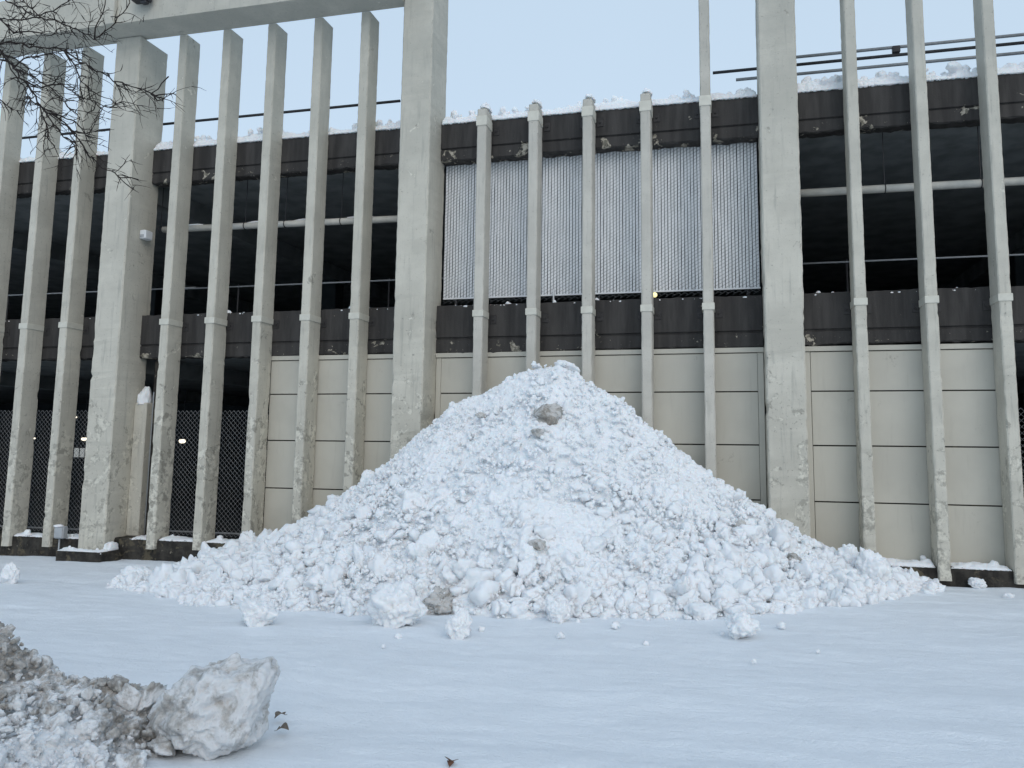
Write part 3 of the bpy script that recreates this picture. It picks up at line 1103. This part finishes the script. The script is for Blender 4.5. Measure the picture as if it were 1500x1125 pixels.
# ------------------------------------------------------------------ snow lying on the building
def snow_strip(label, x0, x1, y0, y1, z, h, seed, lumps=1.0, name='roof_snow', clear=None):
    rg = np.random.default_rng(seed)
    nx, ny = max(8, int((x1 - x0) / 0.025)), 14
    gx_, gy_ = np.linspace(x0, x1, nx), np.linspace(y0, y1, ny)
    A, B = np.meshgrid(gx_, gy_, indexing='ij')
    Pp = np.stack([A.ravel(), B.ravel(), np.full(A.size, seed * 3.7)], -1)
    prof = np.sin(np.clip((B - y0) / (y1 - y0), 0, 1) * math.pi) ** 0.45
    ht = h * (0.62 + 0.35 * vnoise(Pp, 1.1, seed) + 0.30 * vnoise(Pp, 5.5, seed + 1) + 0.18 * vnoise(Pp, 14, seed + 2)).reshape(A.shape)
    ht = np.maximum(ht, 0.006) * prof
    ends = np.clip(np.minimum(A - x0, x1 - A) / 0.05, 0, 1) ** 0.5
    Z = z + ht * ends - 0.012
    V, Ft = height_solid(gx_, gy_, Z, z - 0.02)
    parts = [(V, Ft)]
    for _ in range(int((x1 - x0) * 7 * lumps)):
        s = rg.uniform(0.02, 0.055) * (1 + h * 2) * rg.choice([0.7, 1, 1.4])
        xx, yy = rg.uniform(x0 + 0.1, x1 - 0.1), rg.uniform(y0 + 0.04, y1 - 0.04)
        Vc, Fc = chunk(rg, s, 2)
        i = int(np.clip((xx - x0) / (x1 - x0) * (nx - 1), 0, nx - 1))
        parts.append((Vc + np.array([xx, yy, Z[i, ny // 2] + s * 0.35]), Fc))
    o = weld(name, parts, 0.013, M_SNOWCAP, ((16.0, 0.016),), 1, 0.006)
    tag(o, label, 'snow')
    return o


names_bay = ('at the far left', 'left of the tall snow pile', 'above the white slatted fence', 'behind the three rail railing at right')
for i, (a, b) in enumerate(BAYS):
    snow_strip('lumpy snow along the roof edge beam ' + names_bay[i], max(a, -4.2), min(b, 16.6), Y_SP - 0.035, Y_SP + 0.235, Z_ROOF - 0.022, (0.19, 0.20, 0.23, 0.24)[i], 20 + i, (1.2, 1.4, 1.6, 2.2)[i])
for i, (a, b) in enumerate(BAYS):
    snow_strip('thin snow on the first level edge beam ' + ('at the far left', 'left of the tall snow pile', 'below the white slatted fence', 'right of the tall snow pile')[i],
               max(a, -4.2), min(b, 16.6), Y_SP - 0.004, Y_SP + 0.14, Z_1T - 0.014, 0.032, 30 + i, 0.25, 'ledge_snow')


def plinth_snow(label, x0, x1, z, seed, h=0.07):
    return snow_strip(label, x0, x1, 0.08, 0.44, z, h, seed, 0.3, 'ledge_snow')


plinth_snow('snow ledge on the plinth between the fins at the left edge', -1.96, -1.22, -0.335, 51)
plinth_snow('snow ledge on the plinth just left of the wide column and the utility box', -1.02, -0.30, -0.335, 52)
plinth_snow('snow ledge on the plinth beside the short post', 0.60, 1.02, -0.30, 53)
plinth_snow('snow ledge on the plinth below the chain link with the glowing lamp', 1.22, 1.97, -0.30, 54)
plinth_snow('snow ledge on the plinth left of the first beige panels', 2.17, 2.92, -0.30, 55)
plinth_snow('snow ledge on the plinth behind the right toe of the pile', 13.19, 13.96, -0.205, 56, 0.11)
plinth_snow('snow ledge on the plinth under the rightmost beige panel', 14.15, 14.93, -0.205, 57, 0.11)
o = snow_strip('snow on the dark footing of the wide column at left', -0.46, 0.47, -0.41, -0.155, -0.50, 0.07, 58, 0.5, 'footing_snow')

# small snow caps
def snow_lump(name, label, p, sx, sy, sz, seed, mat=None):
    rg = np.random.default_rng(seed)
    D, Fq = ICO[4]
    V = D * (1 + 0.16 * fbm(D + seed, 1.7, 5, gain=0.55)[:, None])
    V[:, 2] = np.where(V[:, 2] < -0.25, -0.25 - 0.1 * (V[:, 2] + 0.25), V[:, 2])
    V = V * np.array([sx, sy, sz])
    o = link(name, np_mesh(name, V, Fq), mat or M_SNOWCAP, None, True)
    o.location = p
    return tag(o, label, 'snow')


snow_lump('snow_cone', 'cone of snow on top of the short post beside the left column', (0.42, 0.47, ZPOST + 0.03), 0.13, 0.12, 0.27, 61)
snow_lump('snow_drift', 'small wedge of snow at the right corner of the wide left column footing', (0.38, -0.05, -0.48), 0.075, 0.16, 0.13, 62)
snow_lump('settled_snow', 'snow cap on the grey utility box', (at(88, 770, 0)[0], -0.03, at(88, 771, -0.05)[2] - 0.005), 0.10, 0.06, 0.035, 63)
for i, (k, x, w, d, zt, zb, mt) in enumerate([f for f in FINS if 7 <= f[0] <= 10]):
    lb = ('leftmost short fin', 'second short fin from the left', 'third short fin from the left', 'rightmost short fin beside the tall slim fin')[i]
    snow_lump('settled_snow', 'snow cap on the broken top of the ' + lb, (x + w / 2 + 0.01, 0.21, 7.21), 0.085, 0.17, (0.10, 0.08, 0.07, 0.08)[i], 70 + i)
for i, xx in enumerate((0.85, 2.35, 3.35, 4.45)):
    z = a0[2] + (a1[2] - a0[2]) * (xx - 0.32) / 5.37
    snow_lump('pipe_snow', ('snow streak on the white pipe near the box lamp', 'snow streak on the white pipe, second from the box lamp', 'snow streak on the white pipe, third from the box lamp',
                            'snow streak on the white pipe nearest the middle column')[i], (xx + 0.1, YPI, z + 0.058), 0.26, 0.045, 0.028, 80 + i)

# ------------------------------------------------------------------ the tall snow pile
SIL = [(205, 852), (235, 838), (300, 832), (345, 810), (420, 788), (470, 757), (520, 722), (560, 694), (610, 648), (640, 622), (665, 600), (705, 581), (750, 558), (790, 536), (820, 530),
       (850, 548), (880, 564), (915, 582), (930, 602), (960, 624), (1000, 658), (1040, 688), (1090, 722), (1120, 747), (1170, 773), (1205, 810), (1240, 826), (1290, 832), (1320, 850), (1345, 857), (1380, 868)]
BASE = [(165, 858), (235, 868), (300, 884), (400, 893), (480, 896), (520, 902), (650, 899), (760, 908), (900, 903), (1000, 903), (1090, 903), (1170, 896), (1250, 889), (1310, 876), (1385, 864)]
YRID = -0.62
sil = np.array([at(x, y + (7 if 540 < y < 800 and x > 820 else -7 if 440 < x < 690 else -6 if 740 < x < 850 else 0), YRID) for x, y in SIL])
bas = np.array([at_ground(x, y) for x, y in BASE])
px0, px1, pstep = 0.6, 14.4, 0.04
pgx = np.arange(px0, px1, pstep)
pgy = np.arange(-4.4, 0.39, pstep)


def pile_height(X, Y):
    zr = np.interp(X, sil[:, 0], sil[:, 2], left=-2, right=-2)
    yb = np.minimum(np.interp(X, bas[:, 0], bas[:, 1]), YRID - 0.15)
    g = ground_z(X, Y)
    gr = ground_z(X, YRID)
    hr = np.maximum(zr - gr, -0.1)
    t = np.clip((Y - yb) / (YRID - yb), -0.3, 1)
    prof = np.where(t > 0, 0.86 * np.maximum(t, 0) ** 1.12 + 0.14 * np.maximum(t, 0) ** 0.4, t * 1.2)
    z = g + hr * prof
    back = gr + hr - 0.25 * np.maximum(Y - YRID, 0)
    return np.where((Y > YRID) & (hr > 0), back, np.where(hr > 0, z, g - 0.2))


PX, PY = np.meshgrid(pgx, pgy, indexing='ij')
PZ = pile_height(PX, PY)
Pp = np.stack([PX.ravel(), PY.ravel(), PZ.ravel()], -1)
lift = 0.07 * vnoise(Pp, 1.4, 41) + 0.05 * vnoise(Pp, 3.2, 42)
inside = np.clip((PZ - ground_z(PX, PY)) / 0.4, 0, 1)
PZ2 = PZ - 0.03 + lift.reshape(PX.shape) * inside
PZ2 = np.where(PZ - ground_z(PX, PY) < 0.02, ground_z(PX, PY) - 0.12, PZ2)
parts = [height_solid(pgx, pgy, PZ2, -1.2)]
rg = np.random.default_rng(21)


extra = []


def scatter(n, s0, s1, tmin, tmax, embed, sub, bias, sharp=False):
    c = 0
    while c < n:
        X = rg.uniform(bas[0, 0], bas[-1, 0])
        yb = np.interp(X, bas[:, 0], bas[:, 1])
        Y = rg.uniform(yb - 0.22, 0.1)
        z = float(pile_height(np.array(X), np.array(Y)))
        g = float(ground_z(X, Y))
        t = (z - g) / 3.2
        if t < tmin or t > tmax:
            continue
        if rg.uniform() > math.exp(-bias * max(t, 0)):
            continue
        s = s0 + (s1 - s0) * rg.beta(1.1, 3.2)
        Vc, Fc = crisp(rg, s * 1.2, sub, int(rg.integers(11, 18)), 0.15) if sharp else chunk(rg, s, sub, int(rg.integers(6, 11)), 0.10, (0.45, 1.0))
        dn = np.array([0, -0.6, 0.75])
        (extra if sharp else parts).append((Vc + np.array([X, Y, max(z, g - 0.02)]) + dn * s * embed, Fc))
        c += 1


scatter(5200, 0.022, 0.070, 0.0, 1.0, 0.25, 2, 0.0)
scatter(1200, 0.045, 0.13, 0.0, 0.95, 0.10, 2, 1.2)
scatter(320, 0.08, 0.20, -0.01, 0.50, -0.08, 3, 4.5)
scatter(4600, 0.016, 0.052, 0.0, 1.0, 0.40, 2, 0.2, True)
scatter(1300, 0.035, 0.10, 0.0, 0.95, 0.22, 3, 2.0, True)
scatter(520, 0.08, 0.20, -0.01, 0.45, 0.14, 3, 5.0, True)
scatter(120, 0.15, 0.26, 0.0, 0.24, 0.08, 4, 6.0, True)
scatter(1100, 0.015, 0.075, -0.03, 0.05, 0.2, 2, 0.0, True)
# a few broad blocks that stand out in the photograph
for x, y, s in ((770, 752, 0.30), (925, 668, 0.26), (830, 535, 0.20), (893, 568, 0.16), (1010, 860, 0.36), (560, 830, 0.34), (480, 860, 0.32), (700, 855, 0.34), (900, 850, 0.30), (1140, 800, 0.30),
                (690, 600, 0.10), (668, 597, 0.11), (600, 745, 0.24), (650, 800, 0.24), (830, 600, 0.16), (1180, 850, 0.34), (1080, 830, 0.30), (300, 860, 0.30), (250, 855, 0.22), (340, 840, 0.26), (430, 830, 0.24)):
    v = ray(x, y)
    t0, t1 = 4.0, 16.0
    for tt in np.linspace(4.0, 15.0, 700):
        p = CAM + v * tt
        if p[2] < float(pile_height(np.array(p[0]), np.array(p[1]))):
            break
    Vc, Fc = crisp(rg, s * 1.1, 4, 14, 0.14)
    extra.append((Vc + p + np.array([0, 0.42 * s, -0.12 * s]), Fc))
pile = weld('snow_pile', parts, 0.0115, M_SNOW, ((9.0, 0.022), (22.0, 0.014)), 0, 0.008, 24.0, extra)
tag(pile, 'tall cone shaped pile of plowed lumpy white snow against the garage wall', 'snow pile')


def on_pile(x, y):
    v = ray(x, y)
    p = CAM
    for tt in np.linspace(4.0, 15.0, 1400):
        p = CAM + v * tt
        if p[2] < max(float(pile_height(np.array(p[0]), np.array(p[1]))), float(ground_z(p[0], p[1]))):
            break
    return p


def pile_lump(x, y, w, h, mat, seed, label, name='dirty_snow_lump'):
    p = on_pile(x, y)
    k = px_size(p)
    rg = np.random.default_rng(seed)
    D, Fq = ICO[4]
    V, _ = chunk(rg, 1.0, 4, 14, 0.0, (0.9, 1.0))
    V = V * (1 + 0.20 * fbm(V + seed, 1.9, 5, gain=0.6)[:, None])
    V = V / np.abs(V).max(0)
    V = V * np.array([w * k / 2, w * k * 0.36, h * k / 2])
    o = link(name, np_mesh(name, V, Fq), mat, None, True)
    o.location = p + np.array([0, 0.05 * w * k + 0.02 if w > 40 else -0.02, 0.0 if w > 40 else 0.03])
    return tag(o, label, 'snow lump')


pile_lump(803, 609, 58, 38, M_LUMP, 3, 'large dirty grey lump near the top of the snow pile')
pile_lump(789, 637, 24, 15, M_LUMP, 4, 'small dirty lump just below the large grey lump on the pile')
pile_lump(706, 612, 20, 12, M_LUMP, 5, 'small dirty lump high on the left slope of the pile')
pile_lump(787, 803, 32, 20, M_LUMP, 6, 'brown stained lump low in the middle of the pile')
pile_lump(1085, 771, 22, 18, M_LUMP, 7, 'faint brown lump halfway down the right slope of the pile')
pile_lump(1164, 822, 26, 18, M_LUMP, 8, 'dull brown lump near the right foot of the pile')

# ------------------------------------------------------------------ loose blocks on the lawn
BL = [(367, 920, 64, 40, 11, 'squarish snow block alone on the lawn before the left end of the pile'),
      (568, 921, 98, 64, 12, 'largest loose snow boulder, rounded, at the front of the pile'),
      (667, 935, 42, 42, 13, 'small upright snow block standing just right of the dirty block'),
      (1090, 935, 54, 36, 14, 'loose snow block alone on the lawn before the right half of the pile'),
      (4, 855, 30, 30, 15, 'snow block cut by the left edge of the picture'),
      (1434, 863, 28, 16, 16, 'small snow block lying against the dark plinth at right'),
      (1479, 878, 18, 9, 17, 'tiny snow block on the lawn in the right corner by the plinth'),
      (815, 914, 40, 34, 18, 'flat faced snow slab leaning at the front foot of the pile'),
      (192, 859, 62, 28, 19, 'low snow block at the far left toe of the pile')]
for x, y, w, h, sd_, lb in BL:
    tag(loose_block('snow_block', x, y, w, h, M_SNOWCAP, sd_), lb, 'snow block', 'loose snow blocks around the pile')
tag(loose_block('snow_block', 637, 901, 56, 38, M_LUMP, 24), 'dirty tan snow block between the large boulder and the small upright block', 'snow block', 'loose snow blocks around the pile')
for x, y, w, h, Y, sd_, lb in ((1282, 858, 54, 54, -1.15, 25, 'big rounded snow block at the right toe of the pile'), (1246, 838, 42, 40, -0.85, 26, 'snow block wedged behind the big rounded one at the right toe'),
                               (360, 812, 34, 34, -0.55, 27, 'upright snow block at the left end of the pile before the last concrete fin')):
    tag(loose_block('snow_block', x, y, w, h, M_SNOWCAP, sd_, Y=Y), lb, 'snow block', 'loose snow blocks around the pile')
rg = np.random.default_rng(91)
for i in range(13):
    x = rg.uniform(260, 1320)
    y = 905 + rg.gamma(1.6, 14) + (12 if 500 < x < 700 else 0)
    s = rg.uniform(4, 12)
    tag(loose_block('snow_crumb', x, y, s * 1.3, s * 0.8, M_SNOWCAP, 200 + i, sub=3, sink=0.45, rough=0.22), 'tiny crumb of snow on the lawn in front of the pile', 'snow crumb', 'small snow crumbs on the lawn')

# ------------------------------------------------------------------ dirty bank in the foreground
YB = CAM[1] + 4.15
CREST = [(-420, 850), (-200, 880), (-60, 890), (0, 916), (20, 933), (45, 958), (70, 976), (100, 996), (125, 1006), (165, 998), (200, 1004), (222, 1036), (245, 1060), (285, 1088), (330, 1118), (372, 1150)]
cp_ = np.array([at(x, y, YB) for x, y in CREST])
bgx = np.arange(cp_[0, 0], cp_[-1, 0] + 0.1, 0.02)
bgy = np.arange(YB - 2.0, YB + 0.55, 0.02)
BX, BY = np.meshgrid(bgx, bgy, indexing='ij')


def bank_height(X, Y):
    zc = np.interp(X, cp_[:, 0], cp_[:, 2])
    g = ground_z(X, Y)
    h = np.maximum(zc - ground_z(X, YB), 0.0)
    f = np.where(Y > YB, np.clip(1 - (Y - YB) / 0.42, 0, 1) ** 0.8, np.clip(1 - 0.55 * (YB - Y) / 1.3, 0.0, 1))
    return g + h * f


BZ = bank_height(BX, BY)
Pb = np.stack([BX.ravel(), BY.ravel(), BZ.ravel()], -1)
BZ2 = BZ - 0.02 + (0.03 * vnoise(Pb, 4.0, 61)).reshape(BX.shape)
BZ2 = np.where(BZ - ground_z(BX, BY) < 0.01, ground_z(BX, BY) - 0.1, BZ2)
parts = [height_solid(bgx, bgy, BZ2, -0.9)]
rg = np.random.default_rng(33)
bank_extra = []
for n_, s0, s1, e_, sub in ((2600, 0.010, 0.030, 0.2, 2), (620, 0.025, 0.065, 0.25, 2), (70, 0.06, 0.12, 0.1, 3)):
    c = 0
    while c < n_:
        X, Y = rg.uniform(bgx[0], bgx[-1]), rg.uniform(YB - 1.2, YB + 0.25)
        z, g = float(bank_height(np.array(X), np.array(Y))), float(ground_z(X, Y))
        if z - g < 0.02:
            continue
        s = s0 + (s1 - s0) * rg.beta(1.2, 2.5)
        if rg.uniform() < 0.5:
            Vc, Fc = crisp(rg, s * 1.15, sub + 1, 14, 0.15)
            bank_extra.append((Vc + np.array([X, Y - 0.2 * s, z + (e_ + 0.2) * s]), Fc))
        else:
            Vc, Fc = chunk(rg, s, sub, 11, 0.14)
            parts.append((Vc + np.array([X, Y - 0.2 * s, z + e_ * s]), Fc))
        c += 1
bank = weld('snow_bank', parts, 0.0062, M_BANK, ((18.0, 0.020), (44.0, 0.010)), 0, 0.005, 40.0, bank_extra)
tag(bank, 'dirty grey and white plowed snow bank at the bottom left corner', 'snow bank')

# large dirty block beside the bank
pb = at_ground(315, 1112)
k = px_size(pb)
OUT = [(213, 1078), (222, 1040), (262, 1003), (300, 985), (318, 972), (338, 966), (360, 974), (385, 972), (402, 968), (413, 985), (411, 1008), (404, 1030), (404, 1062), (395, 1092), (375, 1108), (300, 1116), (240, 1100)]
cx_, cy_ = 318, 1045
D, Fq = ICO[4]
V4 = D
import bmesh
bm = bmesh.new()
bmesh.ops.create_icosphere(bm, subdivisions=6, radius=1.0)
D = np.array([v.co[:] for v in bm.verts])
Fq = np.array([[v.index for v in f.verts] for f in bm.faces])
bm.free()
ang = np.arctan2(D[:, 2], D[:, 0])
oa = np.array([math.atan2(-(y - cy_), x - cx_) for x, y in OUT])
orad = np.array([math.hypot(x - cx_, y - cy_) for x, y in OUT])
o_ = np.argsort(oa)
oa, orad = oa[o_], orad[o_]
rad = np.interp(ang, np.concatenate([oa - 2 * math.pi, oa, oa + 2 * math.pi]), np.tile(orad, 3)) * k * 0.93
cosr = np.sqrt(D[:, 0] ** 2 + D[:, 2] ** 2)
rg = np.random.default_rng(8)
# front bulges towards the viewer with a slanting facet
nrm = np.array([[0.25, -0.9, 0.35], [-0.55, -0.75, 0.35], [0.1, -0.95, -0.2], [0.7, -0.7, 0.0], [-0.2, 0.9, 0.3], [0.3, 0.95, 0.0]])
nrm /= np.linalg.norm(nrm, axis=1)[:, None]
Vb = np.stack([D[:, 0] * rad, D[:, 1] * 0.30, D[:, 2] * rad * 0.94], -1)
hh = np.array([0.25, 0.27, 0.27, 0.30, 0.28, 0.28])
for nn, h_ in zip(nrm, hh):
    over = np.maximum(Vb @ nn - h_, 0)
    Vb = Vb - np.outer(over * 0.9 * np.abs(D[:, 1]) ** 0.5, nn)
wv = fbm(D * np.array([1, 1, 1]), 1.7, 6, 5, 0.55)
ridged = 1 - np.abs(fbm(D + 7, 4.5, 4, 15, 0.5))
wk = worley(D + 0.15 * np.stack([vnoise(D, 3, 1), vnoise(D, 3, 2), vnoise(D, 3, 4)], -1), 3.0, 12)
Vb = Vb + D * (0.040 * wv + 0.020 * ridged - 0.020 + 0.012 * (wk - 0.5))[:, None]
Rm = np.array([[math.cos(YAW), -math.sin(YAW), 0], [math.sin(YAW), math.cos(YAW), 0], [0, 0, 1]])
Vb = Vb @ Rm.T
me = np_mesh('dirty_snow_block', Vb + np.array([0, 0, (1112 - cy_) * k]), Fq)
blk = link('dirty_snow_block', me, M_DIRTYBLOCK, None, True)
blk.location = pb + np.array([-0.13, 0.16, -0.03])
tag(blk, 'large dirty frozen snow block standing right of the dirty bank in the foreground', 'snow block')

# dead leaves on the snow
def leaf(x, y, size, mat, label, seed):
    p = at_ground(x, y)
    rg = np.random.default_rng(seed)
    n_ = 7
    V, F = [], []
    for i in range(n_ + 1):
        t = i / n_
        w = 0.42 * math.sin(math.pi * min(1, t * 0.97 + 0.02)) ** 0.8 * (1 + 0.25 * rg.normal() * (0 < i < n_))
        zc = 0.22 * math.sin(t * 3.0) + 0.05
        V += [(t - 0.5, -w, zc + 0.28 * w), (t - 0.5, 0, zc), (t - 0.5, w, zc + 0.5 * w)]
    for i in range(n_):
        for c in (0, 1):
            F.append((i * 3 + c, i * 3 + 3 + c, i * 3 + 4 + c, i * 3 + 1 + c))
    k_ = size * px_size(p)
    a = rg.uniform(0, 6)
    V = [((vx * math.cos(a) - vy * math.sin(a)) * k_, (vx * math.sin(a) + vy * math.cos(a)) * k_, vz * k_) for vx, vy, vz in V]
    b_ = MB().add(V, F)
    b_.tube([(V[1][0], V[1][1], V[1][2]), (V[1][0] * 1.35, V[1][1] * 1.35, V[1][2] * 0.6)], 0.0015, 5)
    o = b_.build('dead_leaf', mat, None, True)
    md = o.modifiers.new('thick', 'SOLIDIFY')
    md.thickness = 0.0012
    o.location = p + np.array([0, 0, 0.004])
    return tag(o, label, 'leaf')


leaf(661, 1121, 18, M_LEAF, 'single reddish brown dead leaf at the bottom edge of the picture', 2)
leaf(410, 1052, 20, M_LEAFGREY, 'curled pale dead leaf beside the right side of the dirty block', 3)
leaf(414, 1072, 18, M_LEAFGREY, 'dark curled dead leaf at the foot of the dirty block', 6)

# ------------------------------------------------------------------ bare tree at the upper left
rt = random.Random(4)
YT = -6.4
tree = empty('bare_tree', (0, 0, 0))
tp = at(-620, 900, YT)
gz = float(ground_z(tp[0], YT))
tree.location = (tp[0], YT, gz)
tag(tree, 'bare tree whose dark twiggy branches hang into the top left corner', 'tree')
tr = MB()
tpts = [(tp[0], YT, gz - 0.1), (tp[0] + 0.03, YT + 0.02, gz + 0.5), (tp[0] + 0.05, YT, gz + 1.6), (tp[0] - 0.02, YT + 0.05, gz + 2.8), (tp[0] + 0.06, YT, gz + 4.0), (tp[0] + 0.02, YT - 0.06, gz + 5.4), (tp[0] + 0.1, YT, gz + 7.0)]
tr.tube(tpts, [0.24, 0.18, 0.155, 0.14, 0.12, 0.09, 0.05], 12)
tr.build('trunk', M_BARK, tree, True)
LIMBS = [
    ([(-620, 320), (-300, 40), (-60, 30), (0, 75), (35, 118), (62, 158), (100, 185), (125, 220), (157, 250), (178, 262), (203, 263)], 0.0, 0.030),
    ([(-620, 160), (-300, -60), (-60, -20), (0, 28), (30, 30), (60, 26), (95, 36), (125, 50), (138, 58), (168, 34), (190, 4)], 0.35, 0.022),
    ([(-620, 240), (-300, 60), (-60, 60), (0, 66), (30, 62), (60, 68), (95, 75), (130, 98), (165, 118), (195, 127), (222, 137), (232, 132), (247, 112)], -0.25, 0.022),
    ([(-620, 60), (-300, -120), (-90, -60), (-20, -20), (20, 6), (50, 22), (85, 12), (120, -10)], 0.2, 0.020),
    ([(-620, 400), (-300, 160), (-80, 90), (-20, 80), (12, 92), (30, 122), (45, 148), (60, 158), (68, 182), (70, 202), (80, 214)], -0.45, 0.016),
]
EXTRA = [([(20, 100), (35, 85), (70, 80), (100, 72), (125, 80)], 0.1), ([(35, 118), (60, 128), (90, 122), (115, 140), (140, 150), (160, 158), (175, 150)], -0.1), ([(62, 158), (85, 168), (110, 178), (128, 200), (135, 182)], 0.05),
         ([(95, 75), (110, 95), (118, 120), (145, 140), (162, 145)], 0.0), ([(20, 100), (45, 110), (75, 130), (95, 150), (110, 165)], -0.2), ([(90, 180), (105, 192), (125, 196), (145, 190)], 0.1), ([(0, 75), (30, 92), (60, 108), (88, 112), (100, 104)], 0.2),
         ([(55, 150), (72, 172), (92, 200), (112, 212), (112, 235)], -0.3), ([(138, 58), (140, 40), (150, 20), (155, -5)], 0.3), ([(60, 26), (40, 8), (20, -8)], 0.3), ([(-10, 140), (5, 150), (15, 158), (25, 162)], 0.0), ([(0, 28), (20, 48), (45, 46), (70, 52), (100, 48)], 0.1),
         ([(222, 137), (232, 139), (245, 138), (258, 138)], -0.25), ([(222, 137), (230, 147), (238, 146)], -0.25)]
main = MB()
twig = MB()
allp = []


def curve(px_pts, dy, r0, r1, mb, jit=0.010):
    pts = [Vector(at(x, y, YT + dy + rt.uniform(-0.05, 0.05))) for x, y in px_pts]
    out = []
    for i in range(len(pts) - 1):
        n_ = max(2, int((pts[i + 1] - pts[i]).length / 0.06))
        for j in range(n_):
            q_ = pts[i].lerp(pts[i + 1], j / n_)
            out.append(q_ + Vector((rt.gauss(0, jit), rt.gauss(0, jit), rt.gauss(0, jit))) * (1 if j else 0.5))
    out.append(pts[-1])
    rs = [r0 + (r1 - r0) * (i / (len(out) - 1)) ** 0.6 for i in range(len(out))]
    rs = [r * (1.35 if rt.random() < 0.18 else 1) for r in rs]
    mb.tube(out, rs, 6)
    return out


def sprout(p, d, length, r, depth):
    n_ = max(3, int(length / 0.035))
    pts = [p]
    dd = d.copy()
    for i in range(n_):
        dd = (dd + Vector((rt.gauss(0, 0.16), rt.gauss(0, 0.16), rt.gauss(0, 0.16) - 0.03))).normalized()
        pts.append(pts[-1] + dd * (length / n_))
    rs = [r * (1 - 0.72 * i / n_) * (1.5 if rt.random() < 0.16 else 1.0) for i in range(n_ + 1)]
    twig.tube(pts, rs, 4)
    if depth > 0:
        for i in range(1, n_ + 1):
            if rt.random() < 0.40:
                sd2 = (dd + Vector((rt.gauss(0, 0.8), rt.gauss(0, 0.8), rt.gauss(0, 0.7)))).normalized()
                sprout(pts[i], sd2, length * rt.uniform(0.25, 0.6), r * 0.72, depth - 1)


limb_pts = []
for pts, dy, r0 in LIMBS:
    c_ = curve(pts, dy, r0 * 1.1, 0.0045, main)
    limb_pts += [(c_[i], (c_[min(i + 1, len(c_) - 1)] - c_[i - 1]).normalized()) for i in range(1, len(c_))]
for pts, dy in EXTRA:
    c_ = curve(pts, dy, 0.0085, 0.0032, twig, 0.007)
    limb_pts += [(c_[i], (c_[min(i + 1, len(c_) - 1)] - c_[i - 1]).normalized()) for i in range(1, len(c_))]
for p_, d_ in limb_pts:
    v = Vector(p_) - Vector(CAM)
    X_ = v.dot(Vector(AX_R)) / v.dot(Vector(AX_F)) * F_PX + PPX
    if X_ > 200 and rt.random() < 0.8:
        continue
    for _ in range(2 if X_ > -30 else 1):
        if rt.random() > (0.62 if X_ > -30 else 0.4):
            continue
        sd2 = (d_ * 0.9 + Vector((rt.gauss(0, 0.6), rt.gauss(0, 0.5), rt.gauss(0, 0.6)))).normalized()
        sprout(p_, sd2, rt.uniform(0.08, 0.34), 0.0044, 1)
main.build('branch', M_BARK, tree, True)
twig.build('twigs', M_BARK, tree, True)
